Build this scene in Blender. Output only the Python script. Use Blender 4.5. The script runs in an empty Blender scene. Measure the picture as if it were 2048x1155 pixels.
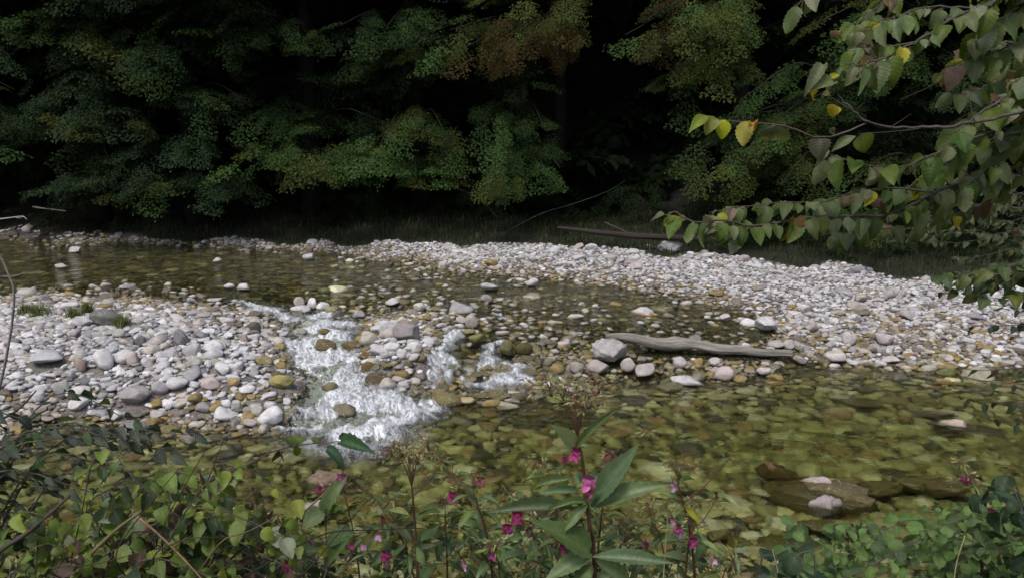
import bpy, math, random
import numpy as np
from mathutils import Vector, noise as mnoise
R = math.radians
rnd = random.Random(11)
rng = np.random.default_rng(11)
scene = bpy.context.scene
COL = scene.collection

# ------------------------------------------------------------------ camera
CAMZ = 3.4
PITCH = R(11.2)
FPX = 1547.0                     # focal length in pixels of the 2048 px wide photograph
cam_d = bpy.data.cameras.new('camera'); cam = bpy.data.objects.new('camera', cam_d); COL.objects.link(cam)
cam.location = (0, 0, CAMZ); cam.rotation_euler = (R(90) - PITCH, 0, 0)
cam_d.sensor_width = 36; cam_d.lens = FPX / 2048 * 36; cam_d.clip_end = 500; cam_d.clip_start = 0.05
scene.camera = cam
# ------------------------------------------------------------------ light
SUN_EL, SUN_AZ = R(58), R(205)   # azimuth the light comes from, clockwise from +Y (north)
w = bpy.data.worlds.new('World'); scene.world = w; w.use_nodes = True
nt = w.node_tree; nt.nodes.clear()
o_ = nt.nodes.new('ShaderNodeOutputWorld'); b_ = nt.nodes.new('ShaderNodeBackground'); s_ = nt.nodes.new('ShaderNodeTexSky')
s_.sky_type = 'NISHITA'; s_.sun_disc = False; s_.sun_elevation = SUN_EL; s_.sun_rotation = SUN_AZ
s_.air_density = 1.0; s_.dust_density = 4.0; s_.ozone_density = 1.0
b_.inputs['Strength'].default_value = 0.10
nt.links.new(s_.outputs[0], b_.inputs[0]); nt.links.new(b_.outputs[0], o_.inputs[0])
sd = bpy.data.lights.new('sun', 'SUN'); sd.energy = 1.5; sd.angle = R(13); sd.color = (1.0, .96, .9)
so = bpy.data.objects.new('sun', sd); COL.objects.link(so)
sv = Vector((math.sin(SUN_AZ) * math.cos(SUN_EL), math.cos(SUN_AZ) * math.cos(SUN_EL), math.sin(SUN_EL)))
so.rotation_euler = sv.to_track_quat('Z', 'Y').to_euler()
vs = scene.view_settings
vs.view_transform = 'Standard'; vs.look = 'None'; vs.exposure = 0.38; vs.gamma = 1
cy = scene.cycles
cy.max_bounces = 10; cy.transparent_max_bounces = 12; cy.transmission_bounces = 6; cy.diffuse_bounces = 3; cy.glossy_bounces = 3
cy.use_denoising = True; cy.caustics_refractive = True; cy.caustics_reflective = False; cy.sample_clamp_indirect = 6

CP, SP = math.cos(PITCH), math.sin(PITCH)
def ray(px, py):
    a = px - 1024; u = 577.5 - py
    return np.array([a, FPX * CP + u * SP, -FPX * SP + u * CP])
def G(px, py, z=0.0):            # where the view line through a photo pixel meets height z
    d = ray(px, py); t = (z - CAMZ) / d[2]
    return np.array([d[0] * t, d[1] * t, z])
def P(px, py, Y):                # the point of the view line at distance Y
    d = ray(px, py); t = Y / d[1]
    return np.array([d[0] * t, Y, CAMZ + d[2] * t])
def pix(v):                      # world points -> photo pixels
    v = np.atleast_2d(v); x, y, z = v[:, 0], v[:, 1], v[:, 2] - CAMZ
    f = y * CP - z * SP; u = y * SP + z * CP
    f = np.maximum(f, .05)
    return np.stack([1024 + FPX * x / f, 577.5 - FPX * u / f, f], 1)

# ------------------------------------------------------------------ mesh helpers
def link(o, parent=None):
    COL.objects.link(o)
    if parent: o.parent = parent
    return o
def tag(o, label=None, cat=None, group=None, kind=None):
    if label: o['label'] = label
    if cat: o['category'] = cat
    if group: o['group'] = group
    if kind: o['kind'] = kind
    return o
def empty(name, loc):
    o = bpy.data.objects.new(name, None); o.location = loc; o.empty_display_size = .1
    return link(o)
def build(name, V, F, mat, parent=None, attrs=None, smooth=True, origin=None):
    V = np.asarray(V, dtype=np.float64); F = np.asarray(F, dtype=np.int32)
    if origin is None:
        origin = np.array(parent.location) if parent else np.array([0, 0, 0.])
    me = bpy.data.meshes.new(name); n = F.shape[1]
    me.vertices.add(len(V)); me.vertices.foreach_set('co', (V - origin).astype(np.float32).ravel())
    me.loops.add(F.size); me.loops.foreach_set('vertex_index', F.ravel())
    me.polygons.add(len(F)); me.polygons.foreach_set('loop_start', np.arange(0, F.size, n, dtype=np.int32))
    me.polygons.foreach_set('use_smooth', np.full(len(F), smooth))
    for k, a in (attrs or {}).items():
        a = np.asarray(a, dtype=np.float32)
        if a.ndim == 1:
            t = me.attributes.new(k, 'FLOAT', 'POINT'); t.data.foreach_set('value', a)
        elif a.shape[1] == 3:
            t = me.attributes.new(k, 'FLOAT_VECTOR', 'POINT'); t.data.foreach_set('vector', a.ravel())
        else:
            t = me.attributes.new(k, 'FLOAT_COLOR', 'POINT'); t.data.foreach_set('color', a.ravel())
    me.update(calc_edges=True); me.validate()
    me.materials.append(mat)
    o = bpy.data.objects.new(name, me)
    if parent is None: o.location = origin
    return link(o, parent)
class Soup:
    def __init__(s): s.V = []; s.F = []; s.C = []; s.U = []; s.n = 0
    def add(s, V, F, col=(1, 1, 1, 1), uv=None):
        V = np.asarray(V, float); F = np.asarray(F)
        s.V.append(V); s.F.append(F + s.n); s.n += len(V)
        col = np.asarray(col, float)
        s.C.append(np.broadcast_to(col, (len(V), 4)) if col.ndim == 1 else col)
        s.U.append(np.zeros((len(V), 3)) if uv is None else uv)
    def build(s, name, mat, parent=None, origin=None, smooth=True):
        return build(name, np.concatenate(s.V), np.concatenate(s.F), mat, parent,
                     {'col': np.concatenate(s.C), 'luv': np.concatenate(s.U)}, smooth, origin)
def tube(pts, rad, n=6):
    pts = np.asarray(pts, float); m = len(pts)
    rad = np.broadcast_to(np.asarray(rad, float), (m,)) if np.ndim(rad) == 0 else np.asarray(rad, float)
    T = np.gradient(pts, axis=0); T /= np.linalg.norm(T, axis=1)[:, None] + 1e-9
    ref = np.array([0.13, 0.21, .97]) if abs(T[:, 2]).mean() < .8 else np.array([.97, .2, .1])
    A = np.cross(T, ref); A /= np.linalg.norm(A, axis=1)[:, None] + 1e-9; B = np.cross(T, A)
    an = np.arange(n) * 2 * math.pi / n
    V = pts[:, None] + rad[:, None, None] * (np.cos(an)[None, :, None] * A[:, None] + np.sin(an)[None, :, None] * B[:, None])
    i = np.arange(m - 1)[:, None] * n; j = np.arange(n)[None]; k = (j + 1) % n
    F = np.stack([i + j, i + k, i + n + k, i + n + j], 2).reshape(-1, 4)
    V = V.reshape(-1, 3)
    c0 = len(V); V = np.vstack([V, pts[0], pts[-1]])
    e = [[c0, (a + 1) % n, a, a] for a in range(n)]; e = [[c0, (a + 1) % n, a] for a in range(n)]
    # caps as thin quads (degenerate-free): fold the ring onto the centre
    caps = []
    for a in range(0, n - 1, 2): caps.append([c0, (a + 2) % n, a + 1, a])
    base = (m - 1) * n
    for a in range(0, n - 1, 2): caps.append([c0 + 1, base + a, base + a + 1, base + (a + 2) % n])
    return V, np.vstack([F, np.array(caps)])
def smooth_path(pts, n=12):
    pts = np.asarray(pts, float); m = len(pts)
    if m < 3: 
        t = np.linspace(0, 1, n)[:, None]; return pts[0] * (1 - t) + pts[-1] * t
    out = []
    q = np.vstack([2 * pts[0] - pts[1], pts, 2 * pts[-1] - pts[-2]])
    for s in np.linspace(0, m - 1 - 1e-6, n):
        i = int(s); t = s - i; a, b, c, d = q[i:i + 4]
        out.append(.5 * (2 * b + (c - a) * t + (2 * a - 5 * b + 4 * c - d) * t * t + (3 * b - a - 3 * c + d) * t ** 3))
    return np.array(out)
def vnoise(x, y, seed=0, s=1.0):      # cheap value noise on arrays
    x = np.asarray(x) / s + seed * 17.3; y = np.asarray(y) / s + seed * 9.1
    xi = np.floor(x).astype(np.int64); yi = np.floor(y).astype(np.int64); fx = x - xi; fy = y - yi
    fx = fx * fx * (3 - 2 * fx); fy = fy * fy * (3 - 2 * fy)
    def h(a, b):
        n = (a * 374761393 + b * 668265263 + seed * 1442695) & 0x7fffffff
        n = ((n ^ (n >> 13)) * 1274126177) & 0x7fffffff
        return ((n ^ (n >> 16)) & 0xffff) / 65535.0
    return (h(xi, yi) * (1 - fx) + h(xi + 1, yi) * fx) * (1 - fy) + (h(xi, yi + 1) * (1 - fx) + h(xi + 1, yi + 1) * fx) * fy
def sstep(a, b, x): t = np.clip((x - a) / (b - a), 0, 1); return t * t * (3 - 2 * t)

# ------------------------------------------------------------------ material helpers
class NT:
    def __init__(s, name):
        s.m = bpy.data.materials.new(name); s.m.use_nodes = True; s.t = s.m.node_tree; s.t.nodes.clear()
        s.out = s.t.nodes.new('ShaderNodeOutputMaterial')
    def n(s, typ, ins=None, **kw):
        x = s.t.nodes.new('ShaderNode' + typ)
        for k, v in kw.items(): setattr(x, k, v)
        for k, v in (ins or {}).items():
            if isinstance(v, bpy.types.NodeSocket): s.t.links.new(v, x.inputs[k])
            else: x.inputs[k].default_value = v
        return x
    def ma(s, op, a, b=0.0, c=None, clamp=False):
        d = {0: a, 1: b}
        if c is not None: d[2] = c
        return s.n('Math', d, operation=op, use_clamp=clamp).outputs[0]
    def mix(s, f, a, b, mode='MIX'):
        x = s.n('Mix', data_type='RGBA', blend_type=mode)
        for k, v in ((0, f), (6, a), (7, b)):
            if isinstance(v, bpy.types.NodeSocket): s.t.links.new(v, x.inputs[k])
            else: x.inputs[k].default_value = v
        return x.outputs[2]
    def ramp(s, f, stops, interp='LINEAR'):
        x = s.n('ValToRGB', {0: f}); r = x.color_ramp; r.interpolation = interp
        while len(r.elements) > 1: r.elements.remove(r.elements[-1])
        r.elements[0].position = stops[0][0]; r.elements[0].color = stops[0][1]
        for p, c in stops[1:]: r.elements.new(p).color = c
        return x.outputs[0]
    def noise(s, co, scale, detail=3, rough=.55, dist=0.0):
        return s.n('TexNoise', {'Vector': co, 'Scale': scale, 'Detail': detail, 'Roughness': rough, 'Distortion': dist})
    def done(s, sh, vol=None):
        s.t.links.new(sh, s.out.inputs[0])
        if vol: s.t.links.new(vol, s.out.inputs[1])
        return s.m
g3 = lambda v: (v, v, v, 1)

def m_stone():
    n = NT('stone'); pos = n.n('NewGeometry').outputs['Position']
    a = n.n('Attribute', attribute_name='col')
    wet = a.outputs['Alpha']
    big = n.noise(pos, 9, 4, .6).outputs[0]; fine = n.noise(pos, 55, 4, .65).outputs[0]
    c = n.mix(1.0, a.outputs['Color'], n.ramp(big, [(.25, g3(.62)), (.5, g3(.98)), (.8, g3(1.25))]), 'MULTIPLY')
    c = n.mix(1.0, c, n.ramp(fine, [(.3, g3(.78)), (.6, g3(1.05)), (.75, g3(1.18))]), 'MULTIPLY')
    # veins
    v = n.n('TexNoise', {'Vector': pos, 'Scale': 6, 'Detail': 2, 'Distortion': 1.5}).outputs[0]
    v = n.ma('ABSOLUTE', n.ma('SUBTRACT', v, .5)); v = n.ma('LESS_THAN', v, .006)
    c = n.mix(n.ma('MULTIPLY', v, .35), c, (.6, .58, .55, 1))
    rough = n.ma('SUBTRACT', .85, n.ma('MULTIPLY', wet, .5))
    bp = n.n('Bump', {'Strength': .55, 'Distance': .012, 'Height': n.ma('ADD', big, n.ma('MULTIPLY', fine, .45))})
    p = n.n('BsdfPrincipled', {'Base Color': c, 'Roughness': rough, 'Normal': bp.outputs[0]})
    return n.done(p.outputs[0])
def m_ground():
    n = NT('ground'); pos = n.n('NewGeometry').outputs['Position']
    a = n.n('Attribute', attribute_name='col')
    vo = n.n('TexVoronoi', {'Vector': pos, 'Scale': 26.0, 'Randomness': 1.0})
    cr = n.n('HueSaturation', {'Color': vo.outputs['Color'], 'Saturation': .12}).outputs[0]
    f1 = n.noise(pos, 3.0, 5).outputs[0]
    c = n.mix(.45, a.outputs['Color'], n.mix(1.0, a.outputs['Color'], cr, 'MULTIPLY'))
    c = n.mix(1.0, c, n.ramp(f1, [(.3, g3(.7)), (.7, g3(1.15))]), 'MULTIPLY')
    h = n.ma('SUBTRACT', 1.0, vo.outputs['Distance'])
    bp = n.n('Bump', {'Strength': .9, 'Distance': .02, 'Height': n.ma('ADD', h, f1)})
    p = n.n('BsdfPrincipled', {'Base Color': c, 'Roughness': .9, 'Normal': bp.outputs[0]})
    return n.done(p.outputs[0])
def m_water():
    n = NT('water'); pos = n.n('NewGeometry').outputs['Position']
    mp = n.n('Mapping', {'Vector': pos, 'Scale': (1, 1.6, 1)}).outputs[0]
    tb = n.n('Attribute', attribute_name='turb').outputs['Fac']
    a1 = n.noise(mp, 2.6, 3, .55, .6).outputs[0]; a2 = n.noise(mp, 9, 3, .6, .8).outputs[0]; a3 = n.noise(mp, 30, 2, .6).outputs[0]
    h = n.ma('ADD', n.ma('MULTIPLY', a1, 1.4), n.ma('ADD', n.ma('MULTIPLY', a2, .5), n.ma('MULTIPLY', a3, .11)))
    bp = n.n('Bump', {'Strength': n.ma('ADD', .32, n.ma('MULTIPLY', tb, .6)), 'Distance': n.ma('ADD', .05, n.ma('MULTIPLY', tb, .06)), 'Height': h})
    rf = n.n('BsdfRefraction', {'Color': (.93, .96, .86, 1), 'Roughness': .0, 'IOR': 1.33, 'Normal': bp.outputs[0]})
    gl = n.n('BsdfGlossy', {'Color': (1, 1, 1, 1), 'Roughness': .06, 'Normal': bp.outputs[0]})
    fr = n.n('Fresnel', {'IOR': 1.33, 'Normal': bp.outputs[0]})
    ms = n.n('MixShader', {0: fr.outputs[0], 1: rf.outputs[0], 2: gl.outputs[0]})
    va = n.n('VolumeAbsorption', {'Color': (.66, .76, .30, 1), 'Density': .7})
    return n.done(ms.outputs[0], va.outputs[0])
def m_foam():
    n = NT('white_water'); pos = n.n('NewGeometry').outputs['Position']
    fm = n.n('Attribute', attribute_name='foam').outputs['Fac']
    fl = n.n('Attribute', attribute_name='flow').outputs['Vector']
    s1 = n.noise(fl, 3.2, 4, .6, .8).outputs[0]
    def rid(sc, wd, ds):         # thin bright filaments along the noise's mid contour
        q = n.noise(fl, sc, 3, .6, ds).outputs[0]
        return n.ma('SUBTRACT', 1.0, n.ma('ABSOLUTE', n.ma('MULTIPLY', n.ma('SUBTRACT', q, .5), wd)), clamp=True)
    fil = n.ma('ADD', n.ma('MULTIPLY', rid(5, 11, 1.2), .8), n.ma('ADD', n.ma('MULTIPLY', rid(12, 9, 1.2), .75), n.ma('MULTIPLY', rid(27, 7, .8), .6)))
    fil = n.ma('MULTIPLY', fil, n.ma('MULTIPLY', fm, 1.25, clamp=True), clamp=True)
    t = n.ma('ADD', n.ma('SUBTRACT', s1, .5), n.ma('MULTIPLY', n.ma('SUBTRACT', fm, .46), .60))
    body = n.ramp(n.ma('ADD', t, .5), [(.42, g3(0)), (.56, g3(.24)), (.74, g3(.55)), (.90, g3(.9))])
    f = n.ma('SUBTRACT', 1.0, n.ma('MULTIPLY', n.ma('SUBTRACT', 1.0, body), n.ma('SUBTRACT', 1.0, n.ma('MULTIPLY', fil, n.ma('ADD', .15, n.ma('MULTIPLY', body, 1.3)), clamp=True))), clamp=True)
    t = n.ma('ADD', t, n.ma('MULTIPLY', fil, .4))
    bp = n.n('Bump', {'Strength': 1.0, 'Distance': .07, 'Height': t})
    d = n.n('BsdfPrincipled', {'Base Color': (.76, .80, .84, 1), 'Roughness': .35, 'Normal': bp.outputs[0]})
    tr = n.n('BsdfTransparent')
    return n.done(n.n('MixShader', {0: f, 1: tr.outputs[0], 2: d.outputs[0]}).outputs[0])
def m_leaf(name, trans=.35, rough=.5, veins=9, spec=.4, vein_mix=.3, bump=.5):
    n = NT(name); a = n.n('Attribute', attribute_name='col'); uv = n.n('Attribute', attribute_name='luv').outputs['Vector']
    pos = n.n('NewGeometry').outputs['Position']
    sp = n.n('SeparateXYZ', {0: uv}); u = n.ma('ABSOLUTE', sp.outputs[0]); v = sp.outputs[1]
    col = a.outputs['Color']
    blot = n.noise(pos, 60, 3, .6).outputs[0]
    col = n.mix(1.0, col, n.ramp(blot, [(.3, g3(.78)), (.65, g3(1.1))]), 'MULTIPLY')
    nrm = None
    if veins:
        lat = n.ma('FRACT', n.ma('MULTIPLY', n.ma('SUBTRACT', v, n.ma('MULTIPLY', u, .22)), veins))
        tri = n.ma('ABSOLUTE', n.ma('SUBTRACT', lat, .5))         # .5 at the vein, 0 between
        vein = n.ma('MULTIPLY', n.ma('SUBTRACT', tri, .42), 10, clamp=True)
        mid = n.ma('SUBTRACT', 1.0, n.ma('MULTIPLY', u, 14), clamp=True)
        vv = n.ma('MAXIMUM', n.ma('MULTIPLY', vein, .6), mid)
        col = n.mix(n.ma('MULTIPLY', vv, vein_mix), col, (.42, .45, .22, 1))
        hgt = n.ma('SUBTRACT', n.ma('POWER', n.ma('MULTIPLY', n.ma('SUBTRACT', .5, tri), 2), .6), mid)
        nrm = n.n('Bump', {'Strength': bump, 'Distance': .002, 'Height': hgt}).outputs[0]
    d = {'Base Color': col, 'Roughness': rough, 'Specular IOR Level': spec}
    if nrm is not None: d['Normal'] = nrm
    p = n.n('BsdfPrincipled', d)
    tcol = n.mix(1.0, col, (1.5, 1.45, .45, 1), 'MULTIPLY')
    t = n.n('BsdfTranslucent', {'Color': tcol})
    return n.done(n.n('MixShader', {0: trans, 1: p.outputs[0], 2: t.outputs[0]}).outputs[0])
def m_plain(name, rough=.8, scale=30, amp=.35, spec=.3):
    n = NT(name); a = n.n('Attribute', attribute_name='col'); pos = n.n('NewGeometry').outputs['Position']
    f = n.noise(pos, scale, 4, .6).outputs[0]
    c = n.mix(1.0, a.outputs['Color'], n.ramp(f, [(.25, g3(1 - amp)), (.75, g3(1 + amp))]), 'MULTIPLY')
    bp = n.n('Bump', {'Strength': .4, 'Distance': .004, 'Height': f})
    return n.done(n.n('BsdfPrincipled', {'Base Color': c, 'Roughness': rough, 'Specular IOR Level': spec, 'Normal': bp.outputs[0]}).outputs[0])
def m_driftwood():
    n = NT('driftwood'); uv = n.n('Attribute', attribute_name='luv').outputs['Vector']
    mp = n.n('Mapping', {'Vector': uv, 'Scale': (1.0, 15, 15)}).outputs[0]
    g = n.noise(mp, 1.9, 7, .66, 1.6).outputs[0]
    pos = n.n('NewGeometry').outputs['Position']; b = n.noise(pos, 3, 3).outputs[0]
    c = n.ramp(g, [(.34, (.06, .05, .04, 1)), (.42, (.2, .185, .16, 1)), (.55, (.38, .36, .33, 1)), (.75, (.56, .54, .51, 1))])
    c = n.mix(n.ma('MULTIPLY', b, .22), c, (.2, .19, .14, 1))
    bp = n.n('Bump', {'Strength': .9, 'Distance': .02, 'Height': g})
    return n.done(n.n('BsdfPrincipled', {'Base Color': c, 'Roughness': .85, 'Normal': bp.outputs[0]}).outputs[0])
M_STONE, M_GROUND, M_WATER, M_FOAM = m_stone(), m_ground(), m_water(), m_foam()
M_TREELEAF = m_leaf('tree_foliage', .25, .7, 0, .12)
M_BIGLEAF = m_leaf('broad_leaf', .42, .5, 8, .32, .10, .24)
M_BALSAM = m_leaf('balsam_leaf', .3, .45, 15, .45, .14, .22)
M_SHRUB = m_leaf('shrub_leaf', .3, .5, 7, .4, .2, .5)
M_PETAL = m_leaf('petal', .4, .6, 0)
M_BARK = m_plain('bark', .85, 40, .45)
M_STEM = m_plain('stem', .5, 60, .2, .5)
M_DRIFT = m_driftwood()
M_GRASS = m_leaf('grass', .3, .6, 0)

# ------------------------------------------------------------------ terrain and water heights from control points
# (photo px, py, height) : the view line is cut with that height
Wc = [(0,500,.66),(250,500,.64),(500,500,.62),(0,590,.62),(250,590,.60),(480,600,.56),(560,625,.52),(650,640,.50),(700,530,.60),(900,560,.57),
 (900,635,.50),(1050,645,.45),(1200,600,.50),(1200,655,.42),(1400,620,.42),(1400,665,.30),(1550,685,.18),(1650,692,.10),(1500,645,.33),(1000,540,.58),
 (640,700,.36),(660,740,.22),(680,800,.06),(920,700,.34),(950,740,.17),(1080,700,.31),(1120,740,.10),(300,700,.42),(300,800,.08),
 (1900,600,.18),(1700,610,.25),(1900,680,.1),(0,900,0),(300,860,0),(560,870,0),(750,860,0),(900,800,0),(1100,785,0),(1250,765,0),(1450,762,0),(1650,735,0),(1850,730,0),(2048,720,0),
 (0,470,.68),(600,470,.66),(1000,470,.66),(1400,490,.62)]
Hc = [(0,878,.02),(120,848,.02),(300,838,.02),(450,845,.02),(530,850,.02),(880,795,0),(980,792,0),(1090,778,.01),(1200,757,.02),(1320,752,.02),(1450,752,.02),(1600,727,.02),(1800,722,.02),(2040,712,.02),
 (0,930,-.12),(300,885,-.12),(530,900,-.14),(700,900,-.2),(900,850,-.14),(1100,825,-.13),(1320,800,-.13),(1600,775,-.12),(1850,765,-.1),(2040,755,-.1),
 (300,950,-.25),(700,960,-.34),(1000,880,-.28),(1000,1000,-.4),(1300,860,-.3),(1500,850,-.35),(1400,950,-.45),(1600,900,-.5),(1800,850,-.36),(1800,950,-.45),(2040,820,-.2),(2040,950,-.4),
 (1200,1100,-.35),(1500,1110,-.12),(1700,1100,-.3),(2000,1100,-.3),(0,1000,-.3),(400,1100,-.3),(800,1100,-.35),
 (0,600,.63),(250,598,.61),(340,606,.6),(470,648,.57),(548,690,.42),(0,660,.66),(200,650,.70),(350,680,.62),(100,750,.42),(300,740,.42),(450,720,.45),(520,760,.26),(200,800,.19),(400,800,.17),(0,820,.18),(530,815,.07),(0,700,.56),
 (0,540,.34),(200,540,.36),(400,540,.4),(600,560,.44),(800,590,.45),(0,500,.5),(300,497,.54),(500,590,.42),(560,612,.4),(620,632,.4),
 (0,478,.68),(150,478,.68),(300,483,.67),(450,487,.66),(620,495,.66),(0,462,.85),(300,466,.82),(500,470,.85),(650,480,.8),
 (900,575,.44),(1000,600,.38),(1200,620,.36),(1300,640,.30),(1400,645,.27),(1500,655,.22),(800,540,.48),(700,522,.52),(1100,575,.43),(1250,595,.4),(1350,610,.36),(1450,630,.3),
 (760,512,.64),(900,535,.61),(1100,550,.6),(1300,578,.55),(1450,605,.46),(1600,655,.30),(1680,692,.14),
 (800,500,.75),(1000,505,.8),(1200,525,.76),(1400,540,.7),(1600,570,.58),(1700,620,.36),(1800,660,.2),(1900,690,.1),(2040,690,.1),(2040,640,.24),(1900,600,.36),(2040,590,.4),(1800,560,.52),
 (400,462,.9),(700,470,.92),(1000,472,1.0),(1300,490,.9),(1600,520,.8),(1900,550,.62),
 (760,655,.55),(800,675,.52),(850,700,.42),(780,720,.42),(800,760,.2),(870,768,.1),(1000,665,.39),(1150,665,.36),(950,640,.42),(1050,645,.38),(1120,640,.38),(1100,755,.06),(1050,700,.3),(980,740,.15),
 (1300,700,.2),(1450,712,.14),(1600,710,.08),(1250,730,.1),(640,660,.4),(650,700,.28),(660,750,.13),(670,800,-.04),(680,850,-.16),(560,720,.36),(575,770,.2),(745,700,.44),(755,750,.26),(920,700,.28),(930,740,.12)]
def tps_fit(ctrl, extra):
    pts = [G(a, b, c) for a, b, c in ctrl] + [np.array(e, float) for e in extra]
    pts = np.array(pts); X = pts[:, :2]; n = len(X)
    d = np.linalg.norm(X[:, None] - X[None], axis=2) + 1e-9
    K = d * d * np.log(d) + np.eye(n) * .02
    Q = np.hstack([np.ones((n, 1)), X]); A = np.block([[K, Q], [Q.T, np.zeros((3, 3))]])
    s = np.linalg.solve(A, np.concatenate([pts[:, 2], np.zeros(3)]))
    return X, s
def tps_eval(fit, x, y):
    X, s = fit; shp = np.shape(x); x = np.ravel(x); y = np.ravel(y); out = np.empty(len(x))
    for i in range(0, len(x), 40000):
        a = np.stack([x[i:i + 40000], y[i:i + 40000]], 1)
        d = np.linalg.norm(a[:, None] - X[None], axis=2) + 1e-9
        out[i:i + 40000] = (d * d * np.log(d)) @ s[:-3] + s[-3] + a @ s[-2:]
    return out.reshape(shp)
bankz = [(5.0, -.12), (4.2, .15), (3.4, .5), (2.4, 1.0), (1.4, 1.5), (.4, 1.78), (-1.5, 1.85)]
exH = [(x, y, z) for y, z in bankz for x in (-7, -3.5, 0, 3.5, 7, 11)]
exH += [(x, 22.5, 1.3) for x in (-17, -11, -5, 1, 7, 13, 18)] + [(x, 19.8, 1.05) for x in (6, 11, 16)] + [(x, y, z) for x in (11, 15, 19) for y, z in ((7, -.3), (10, -.1), (12, .1), (15, .5))]
exH += [(x, y, z) for x in (-12, -16) for y, z in ((7, -.2), (9, .3), (11, .7), (13, .6), (16, .35), (19, .55))]
exW = [(x, y, 0) for x in (-14, -7, 0, 7, 14, 19) for y in (0, 3, 6)] + [(x, y, .66) for x in (-16, -12) for y in (13, 16, 20)] + [(-14, 9, 0), (15, 9, 0), (14, 13, .1)]
fitH, fitW = tps_fit(Hc, exH), tps_fit(Wc, exW)
GX = np.arange(-18, 20.001, .1); GY = np.arange(-2, 24.001, .1)
_gx, _gy = np.meshgrid(GX, GY, indexing='ij')
HG = tps_eval(fitH, _gx, _gy); WG = np.clip(tps_eval(fitW, _gx, _gy), 0, .7)
WG = np.where(_gy < 8.2, 0, WG)
HG += (vnoise(_gx, _gy, 3, .9) - .5) * .05 + (vnoise(_gx, _gy, 5, .35) - .5) * .03
def gsample(A, x, y):
    fx = np.clip((np.asarray(x, float) + 18) / .1, 0, len(GX) - 1.001); fy = np.clip((np.asarray(y, float) + 2) / .1, 0, len(GY) - 1.001)
    i = fx.astype(int); j = fy.astype(int); a = fx - i; b = fy - j
    return (A[i, j] * (1 - a) + A[i + 1, j] * a) * (1 - b) + (A[i, j + 1] * (1 - a) + A[i + 1, j + 1] * a) * b
def H(x, y):
    x = np.asarray(x, float); y = np.asarray(y, float)
    h = gsample(HG, x, y)
    far = np.clip(y - 21.5, 0, None)
    return h + np.minimum(far, 45) * .62 * sstep(0, 6, far) + (vnoise(x, y, 8, 5) - .5) * np.clip(far * .2, 0, 1.6) + np.clip(-y - 2, 0, 30) * .15
def W(x, y): return gsample(WG, x, y)
def hit(px, py, lift=0.0):       # where the view line through a photo pixel meets the ground
    d = ray(px, py); t = np.linspace(4.5, 24, 1200) / d[1]
    k = np.nonzero(CAMZ + d[2] * t < H(d[0] * t, d[1] * t) + lift)[0]
    t = t[k[0]] if len(k) else t[-1]
    return np.array([d[0] * t, d[1] * t, CAMZ + d[2] * t])
def grass_mask(x, y):           # where turf grows between the far gravel and the trees
    p = pix(np.stack([np.ravel(x), np.ravel(y), np.ravel(H(x, y))], 1)); px, py = p[:, 0], p[:, 1]
    edge = np.interp(px, [0, 350, 620, 1100, 1400, 1700, 2048], [455, 478, 487, 488, 512, 535, 575])
    return (sstep(6, -6, py - edge + 26 * (vnoise(np.ravel(x), np.ravel(y), 21, .9) - .5)) * (np.ravel(y) > 12)).reshape(np.shape(x))

def ax(lo, hi, fine, a, b, g=1.25):
    m = list(np.arange(a, b + 1e-6, fine)); s = fine
    while m[-1] < hi: s *= g; m.append(min(m[-1] + s, hi))
    s = fine
    while m[0] > lo: s *= g; m.insert(0, max(m[0] - s, lo))
    return np.array(m)
def grid_faces(nx, ny):
    i, j = np.meshgrid(np.arange(nx - 1), np.arange(ny - 1), indexing='ij'); a = (i * ny + j).ravel()
    return np.stack([a, a + ny, a + ny + 1, a + 1], 1)
xs, ys = ax(-120, 120, .12, -14, 16), ax(-60, 120, .1, 0, 24)
gx, gy = np.meshgrid(xs, ys, indexing='ij'); gz = H(gx, gy)
gr = grass_mask(gx, gy); wz = W(gx, gy)
dry = np.array([.20, .18, .165]); wetc = np.array([.075, .062, .03]); turf = np.array([.014, .018, .007]); soil = np.array([.012, .010, .007])  # soil darker than real litter, canopy shade put into its colour
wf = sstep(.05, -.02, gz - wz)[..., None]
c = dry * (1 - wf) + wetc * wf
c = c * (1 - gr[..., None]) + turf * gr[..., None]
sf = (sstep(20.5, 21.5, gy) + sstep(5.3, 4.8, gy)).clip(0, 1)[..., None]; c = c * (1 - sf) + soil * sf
c4 = np.concatenate([c, np.ones(c.shape[:2] + (1,))], 2).reshape(-1, 4)
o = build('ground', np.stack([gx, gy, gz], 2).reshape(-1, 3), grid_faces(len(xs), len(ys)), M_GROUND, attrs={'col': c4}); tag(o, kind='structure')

# ------------------------------------------------------------------ main stream surface
def seg_d(x, y, pts):           # distance to a polyline and progress along it
    best = np.full(np.shape(x), 1e9); pr = np.zeros(np.shape(x)); tot = 0
    for a, b in zip(pts[:-1], pts[1:]):
        d = b - a; L = np.linalg.norm(d); t = np.clip(((x - a[0]) * d[0] + (y - a[1]) * d[1]) / L / L, 0, 1)
        q = np.hypot(x - a[0] - t * d[0], y - a[1] - t * d[1]); m = q < best
        best = np.where(m, q, best); pr = np.where(m, tot + t * L, pr); tot += L
    return best, pr
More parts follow.
